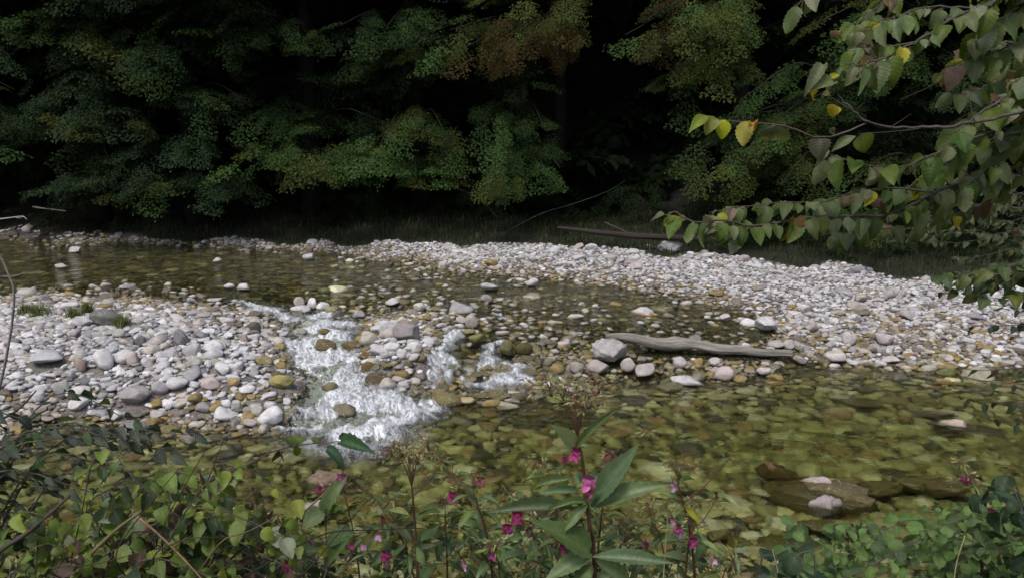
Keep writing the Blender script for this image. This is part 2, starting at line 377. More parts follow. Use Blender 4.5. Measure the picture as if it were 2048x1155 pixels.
# white-water channels: (px, py, z, half width in photo px)
CH = [[(478,608,.56,14),(530,622,.52,20),(590,640,.5,34)],
      [(655,625,.5,22),(650,655,.48,62),(640,690,.36,76),(655,740,.22,82),(670,790,.08,105),(692,830,.01,150),(700,862,.0,125)],
      [(545,680,.42,12),(585,715,.3,16),(610,745,.22,24)],
      [(720,800,.04,64),(800,812,.02,62),(862,815,.0,40)],[(700,850,0,70),(800,842,0,50)],[(640,828,0,80),(740,830,0,75),(835,828,0,50)],
      [(560,850,.0,30),(620,850,.0,60)],
      [(905,655,.46,12),(912,690,.36,24),(890,720,.26,24),(870,755,.1,26),(862,785,.02,20)],
      [(985,690,.36,12),(990,715,.28,20),(950,745,.16,18),(930,760,.1,22)],
      [(1000,715,.28,12),(1035,745,.12,22),(1020,765,.05,32),(960,778,.01,36)],
      [(1045,765,.04,24),(1085,775,.0,18)],[(1040,705,.3,8),(1080,708,.3,9)],[(1112,745,.08,9),(1115,762,.02,14)],
      [(985,630,.47,8),(1010,640,.45,8)],[(150,572,.6,6),(185,570,.6,5)],[(355,603,.58,6),(390,604,.58,6)]]
def foam_mask(x, y):
    x, y = x + (vnoise(x, y, 71, .35) - .5) * .30 + (vnoise(x, y, 72, .13) - .5) * .12, y + (vnoise(x, y, 73, .3) - .5) * .2
    f = np.zeros(np.shape(x)); 
    for ch in CH:
        pts = [G(a, b, c)[:2] for a, b, c, h in ch]; hw = [.98 * h / FPX * p[1] for (a, b, c, h), p in zip(ch, pts)]
        cum = np.concatenate([[0], np.cumsum([np.linalg.norm(q - p) for p, q in zip(pts[:-1], pts[1:])])])
        d, pr = seg_d(x, y, pts); w_ = np.interp(pr, cum, hw)
        f = np.maximum(f, np.clip(1.25 - d / w_ * .85, 0, 1) * (.78 if max(c_[3] for c_ in ch) < 40 else 1))
    return f
wx = np.arange(-14, 17.01, .055); wy = np.arange(3.2, 21.5, .055)
X, Y = np.meshgrid(wx, wy, indexing='ij'); Z = W(X, Y); FM = foam_mask(X, Y)
Z = Z + (vnoise(X, Y, 31, .5) - .5) * .010 + (vnoise(X * 1.0, Y * 1.8, 33, .22) - .5) * .005 + FM * ((vnoise(X, Y, 35, .13) - .5) * .05)
turb = np.maximum(sstep(0, .6, FM), sstep(.1, .5, Z) * sstep(1.0, .0, np.abs(Z - .3)) * .4)
F = grid_faces(len(wx), len(wy)); keep = ((W(X, Y) - H(X, Y)) > -.10).ravel()
F = F[keep[F].any(axis=1)]
used = np.zeros(X.size, bool); used[F.ravel()] = True; idx = np.cumsum(used) - 1
o = build('stream_water', np.stack([X, Y, Z], 2).reshape(-1, 3)[used], idx[F], M_WATER, attrs={'turb': turb.ravel()[used]}); tag(o, kind='structure')

# white water: a lumpy sheet of foam over the falls
fx_ = np.arange(-5.6, 1.8, .018); fy_ = np.arange(7.3, 15.5, .018)
X, Y = np.meshgrid(fx_, fy_, indexing='ij'); FM = foam_mask(X, Y)
lump = vnoise(X, Y * 1.3, 41, .36) * .15 + np.abs(vnoise(X * 1.2 + .3 * Y, Y, 42, .2) - .5) * .10 + vnoise(X * 1.7, Y, 43, .08) * .05 - .11
Z = np.maximum(W(X, Y), H(X, Y) + .01) + .012 + lump * sstep(.1, .9, FM)
F = grid_faces(len(fx_), len(fy_)); F = F[(FM.ravel() > .02)[F].all(axis=1)]
used = np.zeros(X.size, bool); used[F.ravel()] = True; idx = np.cumsum(used) - 1
# flow coordinates: stretched downstream, bent a little
fv = np.stack([X * 1.9 + .35 * Y, Y * .95 + .25 * X, Z * 1.5], 2).reshape(-1, 3)
WV, WF_, WFO, WFL = np.stack([X, Y, Z], 2).reshape(-1, 3)[used], idx[F], FM.ravel()[used], fv[used]
ci = np.nonzero((WFO > .15) & (WFO < 1.1))[0]; ci = rng.choice(ci, 2600); dv, df, nn = [], [], len(WV)
T4 = np.array([[1, 0, -.5], [-.5, .85, -.5], [-.5, -.85, -.5], [0, 0, .8]]); TF = np.array([[0, 1, 3, 3], [1, 2, 3, 3], [2, 0, 3, 3], [0, 2, 1, 1]])
for k_ in ci:
    p_ = WV[k_] + [rng.normal(0, .05), rng.normal(0, .05), abs(rng.normal(0, .035))]; r_ = rng.uniform(.003, .009)
    q = p_ + T4 * r_; dv.append(q); df.append(np.array([[0, 1, 3], [1, 2, 3], [2, 0, 3], [0, 2, 1]]) + nn); nn += 4
TRI = np.vstack([WF_[:, [0, 1, 2]], WF_[:, [0, 2, 3]]] + df); nd = len(dv) * 4
WV = np.vstack([WV] + dv); WFO = np.concatenate([WFO, np.full(nd, 1.6)]); WFL = np.vstack([WFL, np.zeros((nd, 3))])
o = build('white_water', WV, TRI, M_FOAM, attrs={'foam': WFO, 'flow': WFL})
tag(o, 'white foaming cascade tumbling over stones between the gravel bars', 'rapids', kind='stuff')

# ------------------------------------------------------------------ stones
def ico(sub):
    bm = __import__('bmesh').new(); __import__('bmesh').ops.create_icosphere(bm, subdivisions=sub, radius=1)
    V = np.array([v.co[:] for v in bm.verts]); F = np.array([[v.index for v in f.verts] for f in bm.faces]); bm.free(); return V, F
ICO = {k: ico(k) for k in (1, 2, 3, 4)}
def stone_shape(sub, seed, rough=0.0, blocky=.5):
    V, F = ICO[sub]; r = np.random.default_rng(seed); V = V.copy()
    ph = r.random((6, 3)) * 6.28; fr = r.normal(size=(6, 3)) * 1.6
    d = sum(np.sin(V @ fr[i] + ph[i, 0]) for i in range(6)) / 6
    rad = 1 + .22 * d
    V = V * rad[:, None]
    for _ in range(int(5 + 8 * blocky)):                     # flattened sides
        nrm = r.normal(size=3); nrm /= np.linalg.norm(nrm); c_ = r.uniform(.5, .82)
        k = V @ nrm - c_; soft = .10 * (1 - blocky)
        V -= np.where(k > 0, k * (.92 - soft), 0)[:, None] * nrm
    if rough:
        for s_, a in ((3.2, .5), (7, .28), (14, .14)):
            V *= (1 + rough * a * np.array([mnoise.noise(Vector(v * s_) + Vector((seed, 0, 0))) for v in V]))[:, None]
    V -= (V.max(0) + V.min(0)) / 2; V /= (V.max(0) - V.min(0)) / 2
    return V, F
SH = {2: [stone_shape(2, 100 + i, 0, .35 + .055 * i) for i in range(12)], 1: [stone_shape(1, 200 + i, 0, .5) for i in range(8)]}
SH3 = [stone_shape(3, 300 + i, .16, .3 + .06 * i) for i in range(12)]
def rotm(rx, ry, rz):
    cx, sx, cy_, sy, cz, sz = math.cos(rx), math.sin(rx), math.cos(ry), math.sin(ry), math.cos(rz), math.sin(rz)
    return np.array([[cz, -sz, 0], [sz, cz, 0], [0, 0, 1]]) @ np.array([[cy_, 0, sy], [0, 1, 0], [-sy, 0, cy_]]) @ np.array([[1, 0, 0], [0, cx, -sx], [0, sx, cx]])
DRYC = [((.49, .485, .50), 'pale grey', 32), ((.62, .615, .63), 'whitish', 26), ((.34, .335, .35), 'mid grey', 18), ((.19, .19, .2), 'dark grey', 7),
        ((.44, .41, .36), 'buff', 9), ((.44, .39, .38), 'pinkish', 5), ((.29, .24, .20), 'brown', 4), ((.42, .42, .37), 'greenish grey', 5)]
WETC = [((.16, .135, .055), 'olive brown', 32), ((.11, .10, .05), 'dark olive', 26), ((.27, .20, .075), 'ochre', 13), ((.17, .15, .12), 'dark brown', 14), ((.30, .28, .20), 'dull buff', 11), ((.12, .14, .04), 'mossy green', 4)]
SUBC = [((.36, .34, .14), 'olive', 28), ((.22, .20, .08), 'dark olive', 22), ((.52, .49, .25), 'yellowish', 18), ((.60, .58, .40), 'pale', 11), ((.33, .22, .10), 'rusty', 9), ((.10, .09, .06), 'dark', 12)]
pick = lambda tbl: rnd.choices(tbl, [t[2] for t in tbl])[0]
occ_res = .025; OX, OY = -14.5, 4.6; occ = np.zeros((int(31.5 / occ_res), int(17.5 / occ_res)), bool)
def occ_try(x, y, a, b, force=False, tight=.8):
    r = (a + b) / 2
    i, j = int((x - OX) / occ_res), int((y - OY) / occ_res); k = max(1, int(r * tight / occ_res))
    if i - k < 0 or j - k < 0 or i + k >= occ.shape[0] or j + k >= occ.shape[1]: return force
    if not force:
        if occ[i, j]: return False
        for q in range(8):
            an = q * math.pi / 4
            if occ[i + int(k * math.cos(an)), j + int(k * math.sin(an))]: return False
    ii, jj = np.ogrid[-k:k + 1, -k:k + 1]
    occ[i - k:i + k + 1, j - k:j + k + 1] |= (ii * ii + jj * jj <= k * k)
    return True
def stone_cols(V, base, wetbase, wlev):
    wet = sstep(.035, -.005, V[:, 2] - wlev)[:, None]
    c_ = np.array(base) * (1 - wet) + np.array(wetbase) * wet
    return np.concatenate([c_, wet], 1)
# landmark stones: (px, py of centre, width px, height px, z of the ground there, colour, wet colour, shape(blocky 0..1, rough), label)
G_, Wh, Dk, Bf, Pk, Br = (.46,.45,.465), (.60,.59,.60), (.16,.16,.17), (.44,.39,.32), (.47,.40,.385), (.30,.235,.19)
Ol, Oc, Ms = (.17,.145,.06), (.30,.22,.08), (.17,.16,.045)
HERO = [
 (217,637,62,36,.74,(.15,.15,.14),Ol,.2,.1,'dark rounded boulder rising from the left gravel bar beside grass tufts'),
 (172,642,52,24,.74,G_,Ol,.5,.1,'broad grey stone leaning on the left side of the dark rounded boulder'),
 (96,714,78,24,.66,(.44,.45,.48),Ol,.9,.05,'long flat bluish grey slab lying on the left gravel bar'),
 (160,729,28,32,.58,(.34,.27,.23),Ol,.1,0,'smooth round brown cobble right of the long flat slab'),
 (206,720,40,42,.58,Wh,Ol,.6,.15,'upright whitish lumpy rock next to the round brown cobble'),
 (268,792,66,40,.35,(.33,.31,.31),Ol,.8,.1,'big angular grey brown rock near the lower edge of the left bar'),
 (320,775,36,30,.38,(.38,.37,.38),Ol,.4,.1,'grey rounded rock just right of the big angular grey brown rock'),
 (355,767,44,24,.4,Wh,Ol,.8,.05,'whitish slab tilted up to the right on the left bar'),
 (384,701,32,30,.55,(.42,.41,.41),Ol,.2,.05,'rounded grey boulder in the middle right of the left bar'),
 (427,693,42,26,.55,Wh,Ol,.8,.05,'whitish flat topped block right of the rounded grey boulder'),
 (262,717,30,28,.6,Pk,Ol,.4,.1,'faintly pink lumpy cobble in the middle of the left bar'),
 (293,725,26,20,.58,G_,Ol,.5,.05,'grey cobble right of the faintly pink lumpy cobble'),
 (362,675,28,36,.6,(.22,.21,.22),Ol,.9,.15,'dark jagged upright rock on the crest of the left bar'),
 (281,681,20,24,.66,(.17,.17,.17),Ol,.5,.1,'small dark upright stone left of the dark jagged rock'),
 (400,668,32,15,.6,(.2,.2,.22),Ol,.3,0,'flat dark slate coloured cobble behind the rounded grey boulder'),
 (510,655,26,24,.52,(.09,.09,.07),(.07,.075,.04),.3,.1,'nearly black mossy stone at the upstream tip of the left bar'),
 (563,761,54,26,.22,(.3,.26,.1),Ms,.4,.15,'yellow green mossy rock on the left edge of the main cascade'),
 (530,719,38,18,.34,(.25,.22,.1),Ms,.5,.1,'olive mossy slab above the yellow green mossy rock'),
 (422,765,42,24,.35,Pk,Ol,.3,.1,'pinkish grey rounded rock on the right half of the left bar'),
 (466,764,28,16,.3,(.36,.25,.12),Oc,.3,0,'orange brown cobble right of the pinkish grey rounded rock'),
 (156,783,48,24,.4,Wh,Ol,.3,.05,'whitish oblong cobble on the lower left bar'),
 (122,781,32,40,.42,(.38,.39,.36),Ol,.8,.1,'greenish grey angular block left of the whitish oblong cobble'),
 (155,806,44,22,.28,Wh,Ol,.3,.05,'broad whitish cobble below the whitish oblong cobble'),
 (232,829,28,20,.12,Wh,Ol,.3,.05,'pale round cobble at the water edge below the big angular rock'),
 (318,828,34,20,.1,(.40,.38,.37),Ol,.8,.1,'grey brown block at the water edge right of the pale round cobble'),
 (408,812,38,18,.12,(.26,.25,.25),Ol,.9,.05,'flat dark wedge shaped stone near the lower edge of the left bar'),
 (452,807,24,18,.16,Wh,Ol,.3,0,'small white cobble right of the flat dark wedge'),
 (474,810,24,24,.16,(.47,.46,.45),Ol,.7,.1,'pale split cobble beside the small white cobble'),
 (516,823,28,24,.06,(.40,.38,.32),Oc,.6,.2,'pitted buff rock standing at the lower left of the cascade'),
 (563,828,38,26,.03,(.36,.31,.21),Oc,.3,.1,'tan rock awash in foam at the lower left of the cascade'),
 (660,768,30,22,.14,(.3,.27,.2),Oc,.3,.1,'tan rock showing through the foam halfway down the cascade'),
 (650,683,40,24,.36,(.2,.18,.11),Ol,.2,.1,'dark wet rock splitting the top of the main cascade'),
 (703,688,34,30,.42,(.2,.17,.1),Ol,.3,.1,'dark wet rock at the upper right edge of the main cascade'),
 (650,659,26,14,.46,(.36,.22,.08),(.32,.19,.06),.3,0,'orange wet cobble on the lip of the main cascade'),
 (688,812,44,28,.02,(.4,.34,.28),Oc,.3,.2,'brown rock veiled by foam near the foot of the cascade'),
 (486,574,28,14,.55,(.66,.65,.66),Ol,.2,0,'bright white oval cobble in the upper channel'),
 (458,572,22,11,.55,(.6,.58,.56),Ol,.2,0,'smaller white cobble left of the bright white oval cobble'),
 (624,608,20,24,.52,(.64,.63,.64),Ol,.4,0,'tall white stone topping the little heap above the cascade'),
 (611,619,20,14,.52,G_,Ol,.3,0,'grey cobble on the left of the little heap above the cascade'),
 (646,612,28,16,.52,Wh,Ol,.4,0,'broad white cobble on the right of the little heap above the cascade'),
 (661,621,22,16,.52,(.32,.30,.14),Ms,.2,0,'olive round cobble at the right end of the little heap'),
 (598,603,22,20,.52,(.5,.46,.4),Ol,.4,0,'buff stone at the left end of the little heap above the cascade'),
 (785,603,30,16,.5,(.5,.49,.49),Ol,.2,0,'lone oval grey stone in the riffle above the central stone bar'),
 (838,614,24,18,.5,(.55,.52,.48),Ol,.5,0,'pale peaked stone in the riffle right of the lone oval stone'),
 (718,628,26,18,.52,(.4,.4,.41),Ol,.4,.05,'grey stone behind the top right of the main cascade'),
 (812,664,54,38,.5,(.32,.29,.29),Ol,.95,.05,'tilted grey brown slab crowning the central stone bar'),
 (738,681,38,28,.45,(.42,.40,.34),Ms,.8,.1,'blocky stone with a mossy side at the left of the central bar'),
 (778,666,42,24,.48,(.42,.38,.35),Ol,.5,.05,'broad buff grey stone left of the tilted slab'),
 (783,693,34,18,.42,(.62,.61,.61),Ol,.4,0,'white flat cobble in the middle of the central stone bar'),
 (828,694,32,22,.42,(.60,.59,.59),Ol,.3,.1,'white lumpy cobble below the tilted slab'),
 (804,706,22,20,.4,(.58,.57,.57),Ol,.2,0,'white egg shaped cobble below the white flat cobble'),
 (826,713,28,14,.38,(.5,.49,.49),Ol,.2,0,'grey oval cobble below the white lumpy cobble'),
 (849,700,24,18,.38,(.27,.23,.21),Ol,.3,0,'dark brown cobble right of the white lumpy cobble'),
 (752,748,40,24,.26,(.15,.13,.09),(.12,.1,.06),.7,.05,'dark wet wedge of rock on the right edge of the main cascade'),
 (737,727,26,26,.32,(.25,.17,.09),(.22,.14,.06),.4,.1,'rust brown wet stone above the dark wet wedge'),
 (735,706,30,16,.38,(.2,.15,.07),Ol,.3,0,'olive brown wet stone below the blocky mossy sided stone'),
 (790,652,34,14,.53,(.45,.42,.42),Ol,.3,0,'flat pinkish grey stone behind the tilted slab'),
 (922,639,24,18,.48,(.45,.42,.39),Ol,.5,0,'buff block at the head of the second cascade'),
 (943,643,26,28,.48,(.42,.38,.36),Ol,.6,.05,'pointed brownish stone right of the buff block'),
 (955,675,36,18,.4,(.2,.18,.06),Ms,.4,0,'mossy olive slab on the left of the second cascade'),
 (937,664,30,14,.44,(.24,.2,.09),Ol,.3,0,'wet olive brown cobble behind the mossy olive slab'),
 (1013,694,30,30,.36,(.13,.13,.05),Ms,.3,.1,'dark mossy boulder between the right hand rivulets'),
 (1046,690,32,24,.36,(.12,.12,.05),Ms,.2,.1,'dark green boulder right of the dark mossy boulder'),
 (990,781,34,24,.0,(.32,.29,.16),Oc,.3,.05,'olive tan rock at the foot of the second cascade'),
 (933,801,34,14,-.02,(.38,.31,.19),Oc,.8,0,'flat tan stone at the edge of the pool below the second cascade'),
 (873,779,22,14,.0,(.36,.32,.18),Oc,.3,0,'yellowish tan cobble between the two cascades at the pool edge'),
 (1218,700,72,48,.24,(.36,.345,.34),Ol,.5,.35,'large rough grey boulder under the left end of the driftwood log'),
 (1195,733,44,28,.1,(.40,.35,.33),Ol,.7,.1,'brownish block below the large rough grey boulder'),
 (1154,736,30,28,.1,(.34,.29,.28),Ol,.5,.1,'upright brown grey stone left of the brownish block'),
 (1256,728,30,28,.12,(.48,.44,.43),Ol,.3,.05,'pale upright cobble right of the large rough boulder'),
 (1289,738,42,26,.08,(.46,.42,.41),Ol,.6,.05,'pale flat sided rock below the left part of the log'),
 (1360,725,30,24,.1,(.46,.42,.42),Ol,.2,0,'rounded pinkish grey cobble below the middle of the log'),
 (1429,724,24,20,.1,(.5,.47,.46),Ol,.5,0,'pale grey cobble leaning against the underside of the log'),
 (1448,746,40,30,.02,(.50,.44,.43),Oc,.8,.15,'pale pinkish peaked rock standing in the pool below the log'),
 (1528,741,28,14,.04,(.50,.47,.46),Ol,.2,0,'smooth pale oval stone at the pool edge below the log'),
 (1535,649,48,30,.3,(.52,.51,.52),Ol,.5,.3,'white rough boulder standing behind the log'),
 (1450,634,24,14,.36,(.46,.43,.42),Ol,.3,0,'pinkish grey stone in the riffle left of the white rough boulder'),
 (1624,654,26,20,.33,(.42,.37,.34),Ol,.7,.05,'tan angular stone right of the white rough boulder'),
 (1669,712,44,18,.1,(.54,.50,.49),Ol,.7,0,'broad pale stone at the right of the end of the log'),
 (1600,719,28,16,.08,(.40,.36,.35),Ol,.4,0,'brownish grey stone just past the right end of the log'),
 (1552,688,34,18,.15,(.46,.42,.40),Ol,.4,0,'pale buff stone behind the right end of the log'),
 (1577,689,24,22,.16,(.48,.45,.44),Ol,.3,0,'round grey cobble touching the back of the log end'),
 (1768,677,40,22,.28,(.42,.38,.37),Ol,.3,.05,'large brownish oval stone on the lower right gravel bank'),
 (1700,677,32,28,.22,(.54,.51,.50),Ol,.5,.05,'pale stone left of the large brownish oval stone'),
 (1781,718,34,14,.05,(.52,.47,.46),Oc,.5,0,'low pale pink stone at the water edge of the right bank'),
 (980,573,38,14,.54,(.46,.45,.46),Ol,.6,0,'long grey flat stone in the far riffle'),
 (973,597,24,16,.5,(.28,.25,.24),Ol,.3,0,'brown peaked stone in the riffle below the long grey flat stone'),
 (1062,566,28,14,.58,(.52,.51,.51),Ol,.3,0,'pale heap stone at the edge of the far riffle'),
 (122,532,24,10,.62,(.5,.47,.44),Ol,.3,0,'lone buff stone in the dark upper pool on the left'),
 (150,500,24,13,.66,(.46,.45,.45),Ol,.8,.1,'jagged grey stone in the upper pool near the far shore'),
 (617,514,22,15,.6,(.48,.46,.46),Ol,.7,0,'peaked grey stone by the far shore of the upper channel'),
 (434,520,18,9,.62,(.5,.48,.47),Ol,.3,0,'little pale stone in the upper channel before the far shore'),
 (1722,596,26,18,.72,(.40,.36,.32),Ol,.5,0,'squat brown stone in the middle of the right gravel bank'),
 (1780,588,30,18,.78,(.38,.35,.35),Ol,.3,0,'flat brownish boulder right of the squat brown stone'),
 (1815,629,30,20,.6,(.38,.36,.36),Ol,.2,0,'round grey boulder on the right bank left of the hanging leaves'),
 (1487,518,24,16,.92,(.36,.31,.30),Ol,.7,.05,'reddish brown rock at the top of the right bank under the branches'),
 (1340,492,50,26,1.0,(.26,.26,.27),Ol,.5,.4,'rough grey rock below the fallen trunk on the far bank'),
]
hero_marks = []
def hero_stone(px, py, wpx, hpx, z, col, wetc_, blocky, rough, label, i):
    ctr0 = hit(px, py + hpx * .25); Yd = ctr0[1]
    wl0 = float(W(ctr0[0], ctr0[1]))
    if wl0 > ctr0[2] + .03: Yd = G(px, py + hpx * .3, wl0)[1]
    s = Yd / FPX / math.cos(PITCH)
    a = wpx * s / 2; hz = hpx * s / 2 * 1.1; b = a * rnd.uniform(.7, .85)
    V, F = stone_shape(4 if wpx > 45 else 3, 900 + i, rough if rough else .05, blocky)
    V = V * [a, b, hz]
    tilt = rotm(rnd.uniform(-.15, .1), rnd.uniform(-.12, .12), rnd.uniform(-.35, .35)); V = V @ tilt.T
    if wl0 <= ctr0[2] + .03: Yd = hit(px, py, hz * .55 + .02)[1]
    c_ = P(px, py, Yd)
    wl = float(W(c_[0], c_[1])); fo = float(foam_mask(c_[0:1], c_[1:2])[0])
    if fo > .3 and py > 640: c_[2] -= hz * .6; col = np.minimum(np.array(col), .26) * np.array([.6, .52, .34]); wetc_ = col; V[:, 0] *= 1.15
    V = V + c_
    o = build('river_stone', V, F, M_STONE, attrs={'col': stone_cols(V, col, wetc_, wl)}, origin=np.array([c_[0], c_[1], V[:, 2].min()]))
    tag(o, label, 'stone', 'stones of the stream bed and gravel bars')
    occ_try(c_[0], c_[1], a, b, True, .9)
    hero_marks.append((c_[0], c_[1], a, label))
for i, h in enumerate(HERO): hero_stone(*h, i)
# the rocks of the lower pool, mostly under water: (px, py, length, depth, height in m, z of the top, turn, dry colour, label)
POOLR = [(1640,972,.56,.27,.30,.016,-.55,(.10,.08,.035),'long dark brown slab lying just under the water at lower right'),
 (1553,922,.22,.14,.2,.05,-.4,(.13,.06,.03),'red brown upstream corner rock of the sunken slab'),
 (1632,950,.16,.08,.14,.075,-.5,(.42,.35,.35),'pinkish grey crest standing out of the water on the sunken slab'),
 (1655,992,.22,.10,.18,.09,.1,(.38,.32,.32),'larger pinkish grey pointed rock standing out of the pool'),
 (1600,1000,.30,.14,.2,-.03,-.6,(.06,.055,.03),'blackish underwater ledge below the pointed pinkish rock'),
 (1655,1045,.26,.14,.15,.0,-.2,(.22,.18,.04),'mossy yellow rock awash below the pointed pinkish rock'),
 (1560,1085,.24,.18,.12,-.03,.3,(.15,.13,.03),'mossy olive rock under shallow water near the lower edge'),
 (1478,1078,.12,.09,.09,-.02,0,(.14,.12,.03),'small round dark mossy rock left of the mossy olive rock'),
 (1440,1062,.13,.08,.08,-.01,0,(.16,.13,.04),'round mossy cobble behind the balsam on the right'),
 (1760,970,.26,.16,.18,-.015,.2,(.16,.11,.04),'brown sunken boulder right of the long dark slab'),
 (1830,960,.24,.15,.18,-.01,-.1,(.17,.12,.05),'middle of the brown sunken boulders in the right of the pool'),
 (1895,965,.27,.17,.2,.0,.15,(.13,.09,.04),'dark sunken boulder behind the pink flower on the right'),
 (1905,838,.30,.12,.14,.05,-.3,(.48,.38,.33),'pale pink rock breaking the water near the right edge'),
 (1870,822,.28,.10,.12,.0,-.3,(.33,.28,.18),'tan slab under thin water left of the pale pink rock'),
 (655,945,.30,.20,.26,.06,.1,(.20,.14,.10),'reddish mossy rock above the water behind the left flowers'),
 (630,1000,.20,.14,.2,.05,.2,(.36,.30,.28),'pinkish white rock behind the bramble at the lower left'),
 (1720,820,.30,.14,.1,-.17,-.1,(.15,.14,.07),'large flat dark stone lying deep in the pool'),
 (1640,828,.14,.1,.08,-.2,0,(.36,.32,.2),'pale brown cobble left of the large flat dark stone in the pool')]
for i, (px, py, a, b, hh, zt, tz, col, lab) in enumerate(POOLR):
    c_ = G(px, py, zt); V, F = stone_shape(4, 1500 + i, .38, .95)
    if zt < .04 and a > .2: V = V.copy(); V[:, 2] = np.where(V[:, 2] > .45, .45 + (V[:, 2] - .45) * .12, V[:, 2]); V[:, 2] += 1 - V[:, 2].max()
    V = (V * [a, b, hh]) @ rotm(.22 if i == 0 else .05, -.04, tz).T + [c_[0], c_[1], zt - hh]
    o = build('pool_rock', V, F, M_STONE, attrs={'col': stone_cols(V, col, np.minimum(np.array(col), .12) * .5 + np.array((.08, .06, .014)), 0.0)}, origin=np.array([c_[0], c_[1], V[:, 2].min()]))
    tag(o, lab, 'rock'); occ_try(c_[0], c_[1], a * .8, b * .8, True)

# the log's line on the ground
LOGP = []
for px, py, up in [(1212,670,46), (1300,681,30), (1370,688,22), (1430,695,18), (1500,700,15), (1583,709,13)]:
    LOGP.append(P(px, py, hit(px, py + up)[1]))
print('log', LOGP[0], LOGP[-1])
for q in smooth_path(LOGP, 24)[4:]: occ_try(q[0], q[1] - .02, .09, .09, True, 1)
# scattered stones
LAY = [(.15, .21, 1200), (.105, .15, 5200), (.075, .105, 17000), (.052, .075, 40000), (.03, .052, 190000)]
rec = []
for lo, hi, N in LAY:
    xx = rng.uniform(-14, 16.5, N); yy = rng.uniform(4.8, 21.8, N)
    if hi < .06: yy = rng.uniform(4.8, 20.5, N)
    hh = H(xx, yy); pp = pix(np.stack([xx, yy, hh], 1))
    m = (pp[:, 0] > -260) & (pp[:, 0] < 2300) & (pp[:, 1] < 1300)
    gm = grass_mask(xx, yy); m &= (gm < rng.uniform(.05, .7, N))
    ww = W(xx, yy); dep = ww - hh
    fmv = foam_mask(xx, yy)
    for x, y, h_, wl, ok, d_, fo in zip(xx, yy, hh, ww, m, dep, fmv):
        if not ok: continue
        if fo > .55 and rnd.random() < .93: continue
        riff = .0 < d_ < .16 and y > 11.5
        if hi > .1 and riff and rnd.random() < .75: continue
        if h_ > wl - .05:
            if hi > .16: continue
            if hi == .15 and rnd.random() < .9: continue
            if hi == .105 and rnd.random() < (.45 if y < 12 else .93): continue
            if hi == .075 and y > 13 and rnd.random() < .55: continue
        r = rnd.uniform(lo, hi)
        el = rnd.uniform(.62, .95)
        if occ_try(x, y, r, r * el, tight=.78 if d_ > 0.05 else .7): rec.append((x, y, h_, wl, r, r * el))
print('stones', len(rec))
rec = np.array(rec)
pr = pix(np.stack([rec[:, 0], rec[:, 1], rec[:, 2] + rec[:, 4] * .4], 1))
size = rec[:, 4] / pr[:, 2] * np.where(rec[:, 2] > rec[:, 3] - .05, 1.0, .62)
inview = (pr[:, 0] > 5) & (pr[:, 0] < 2043) & (pr[:, 1] < 1150)
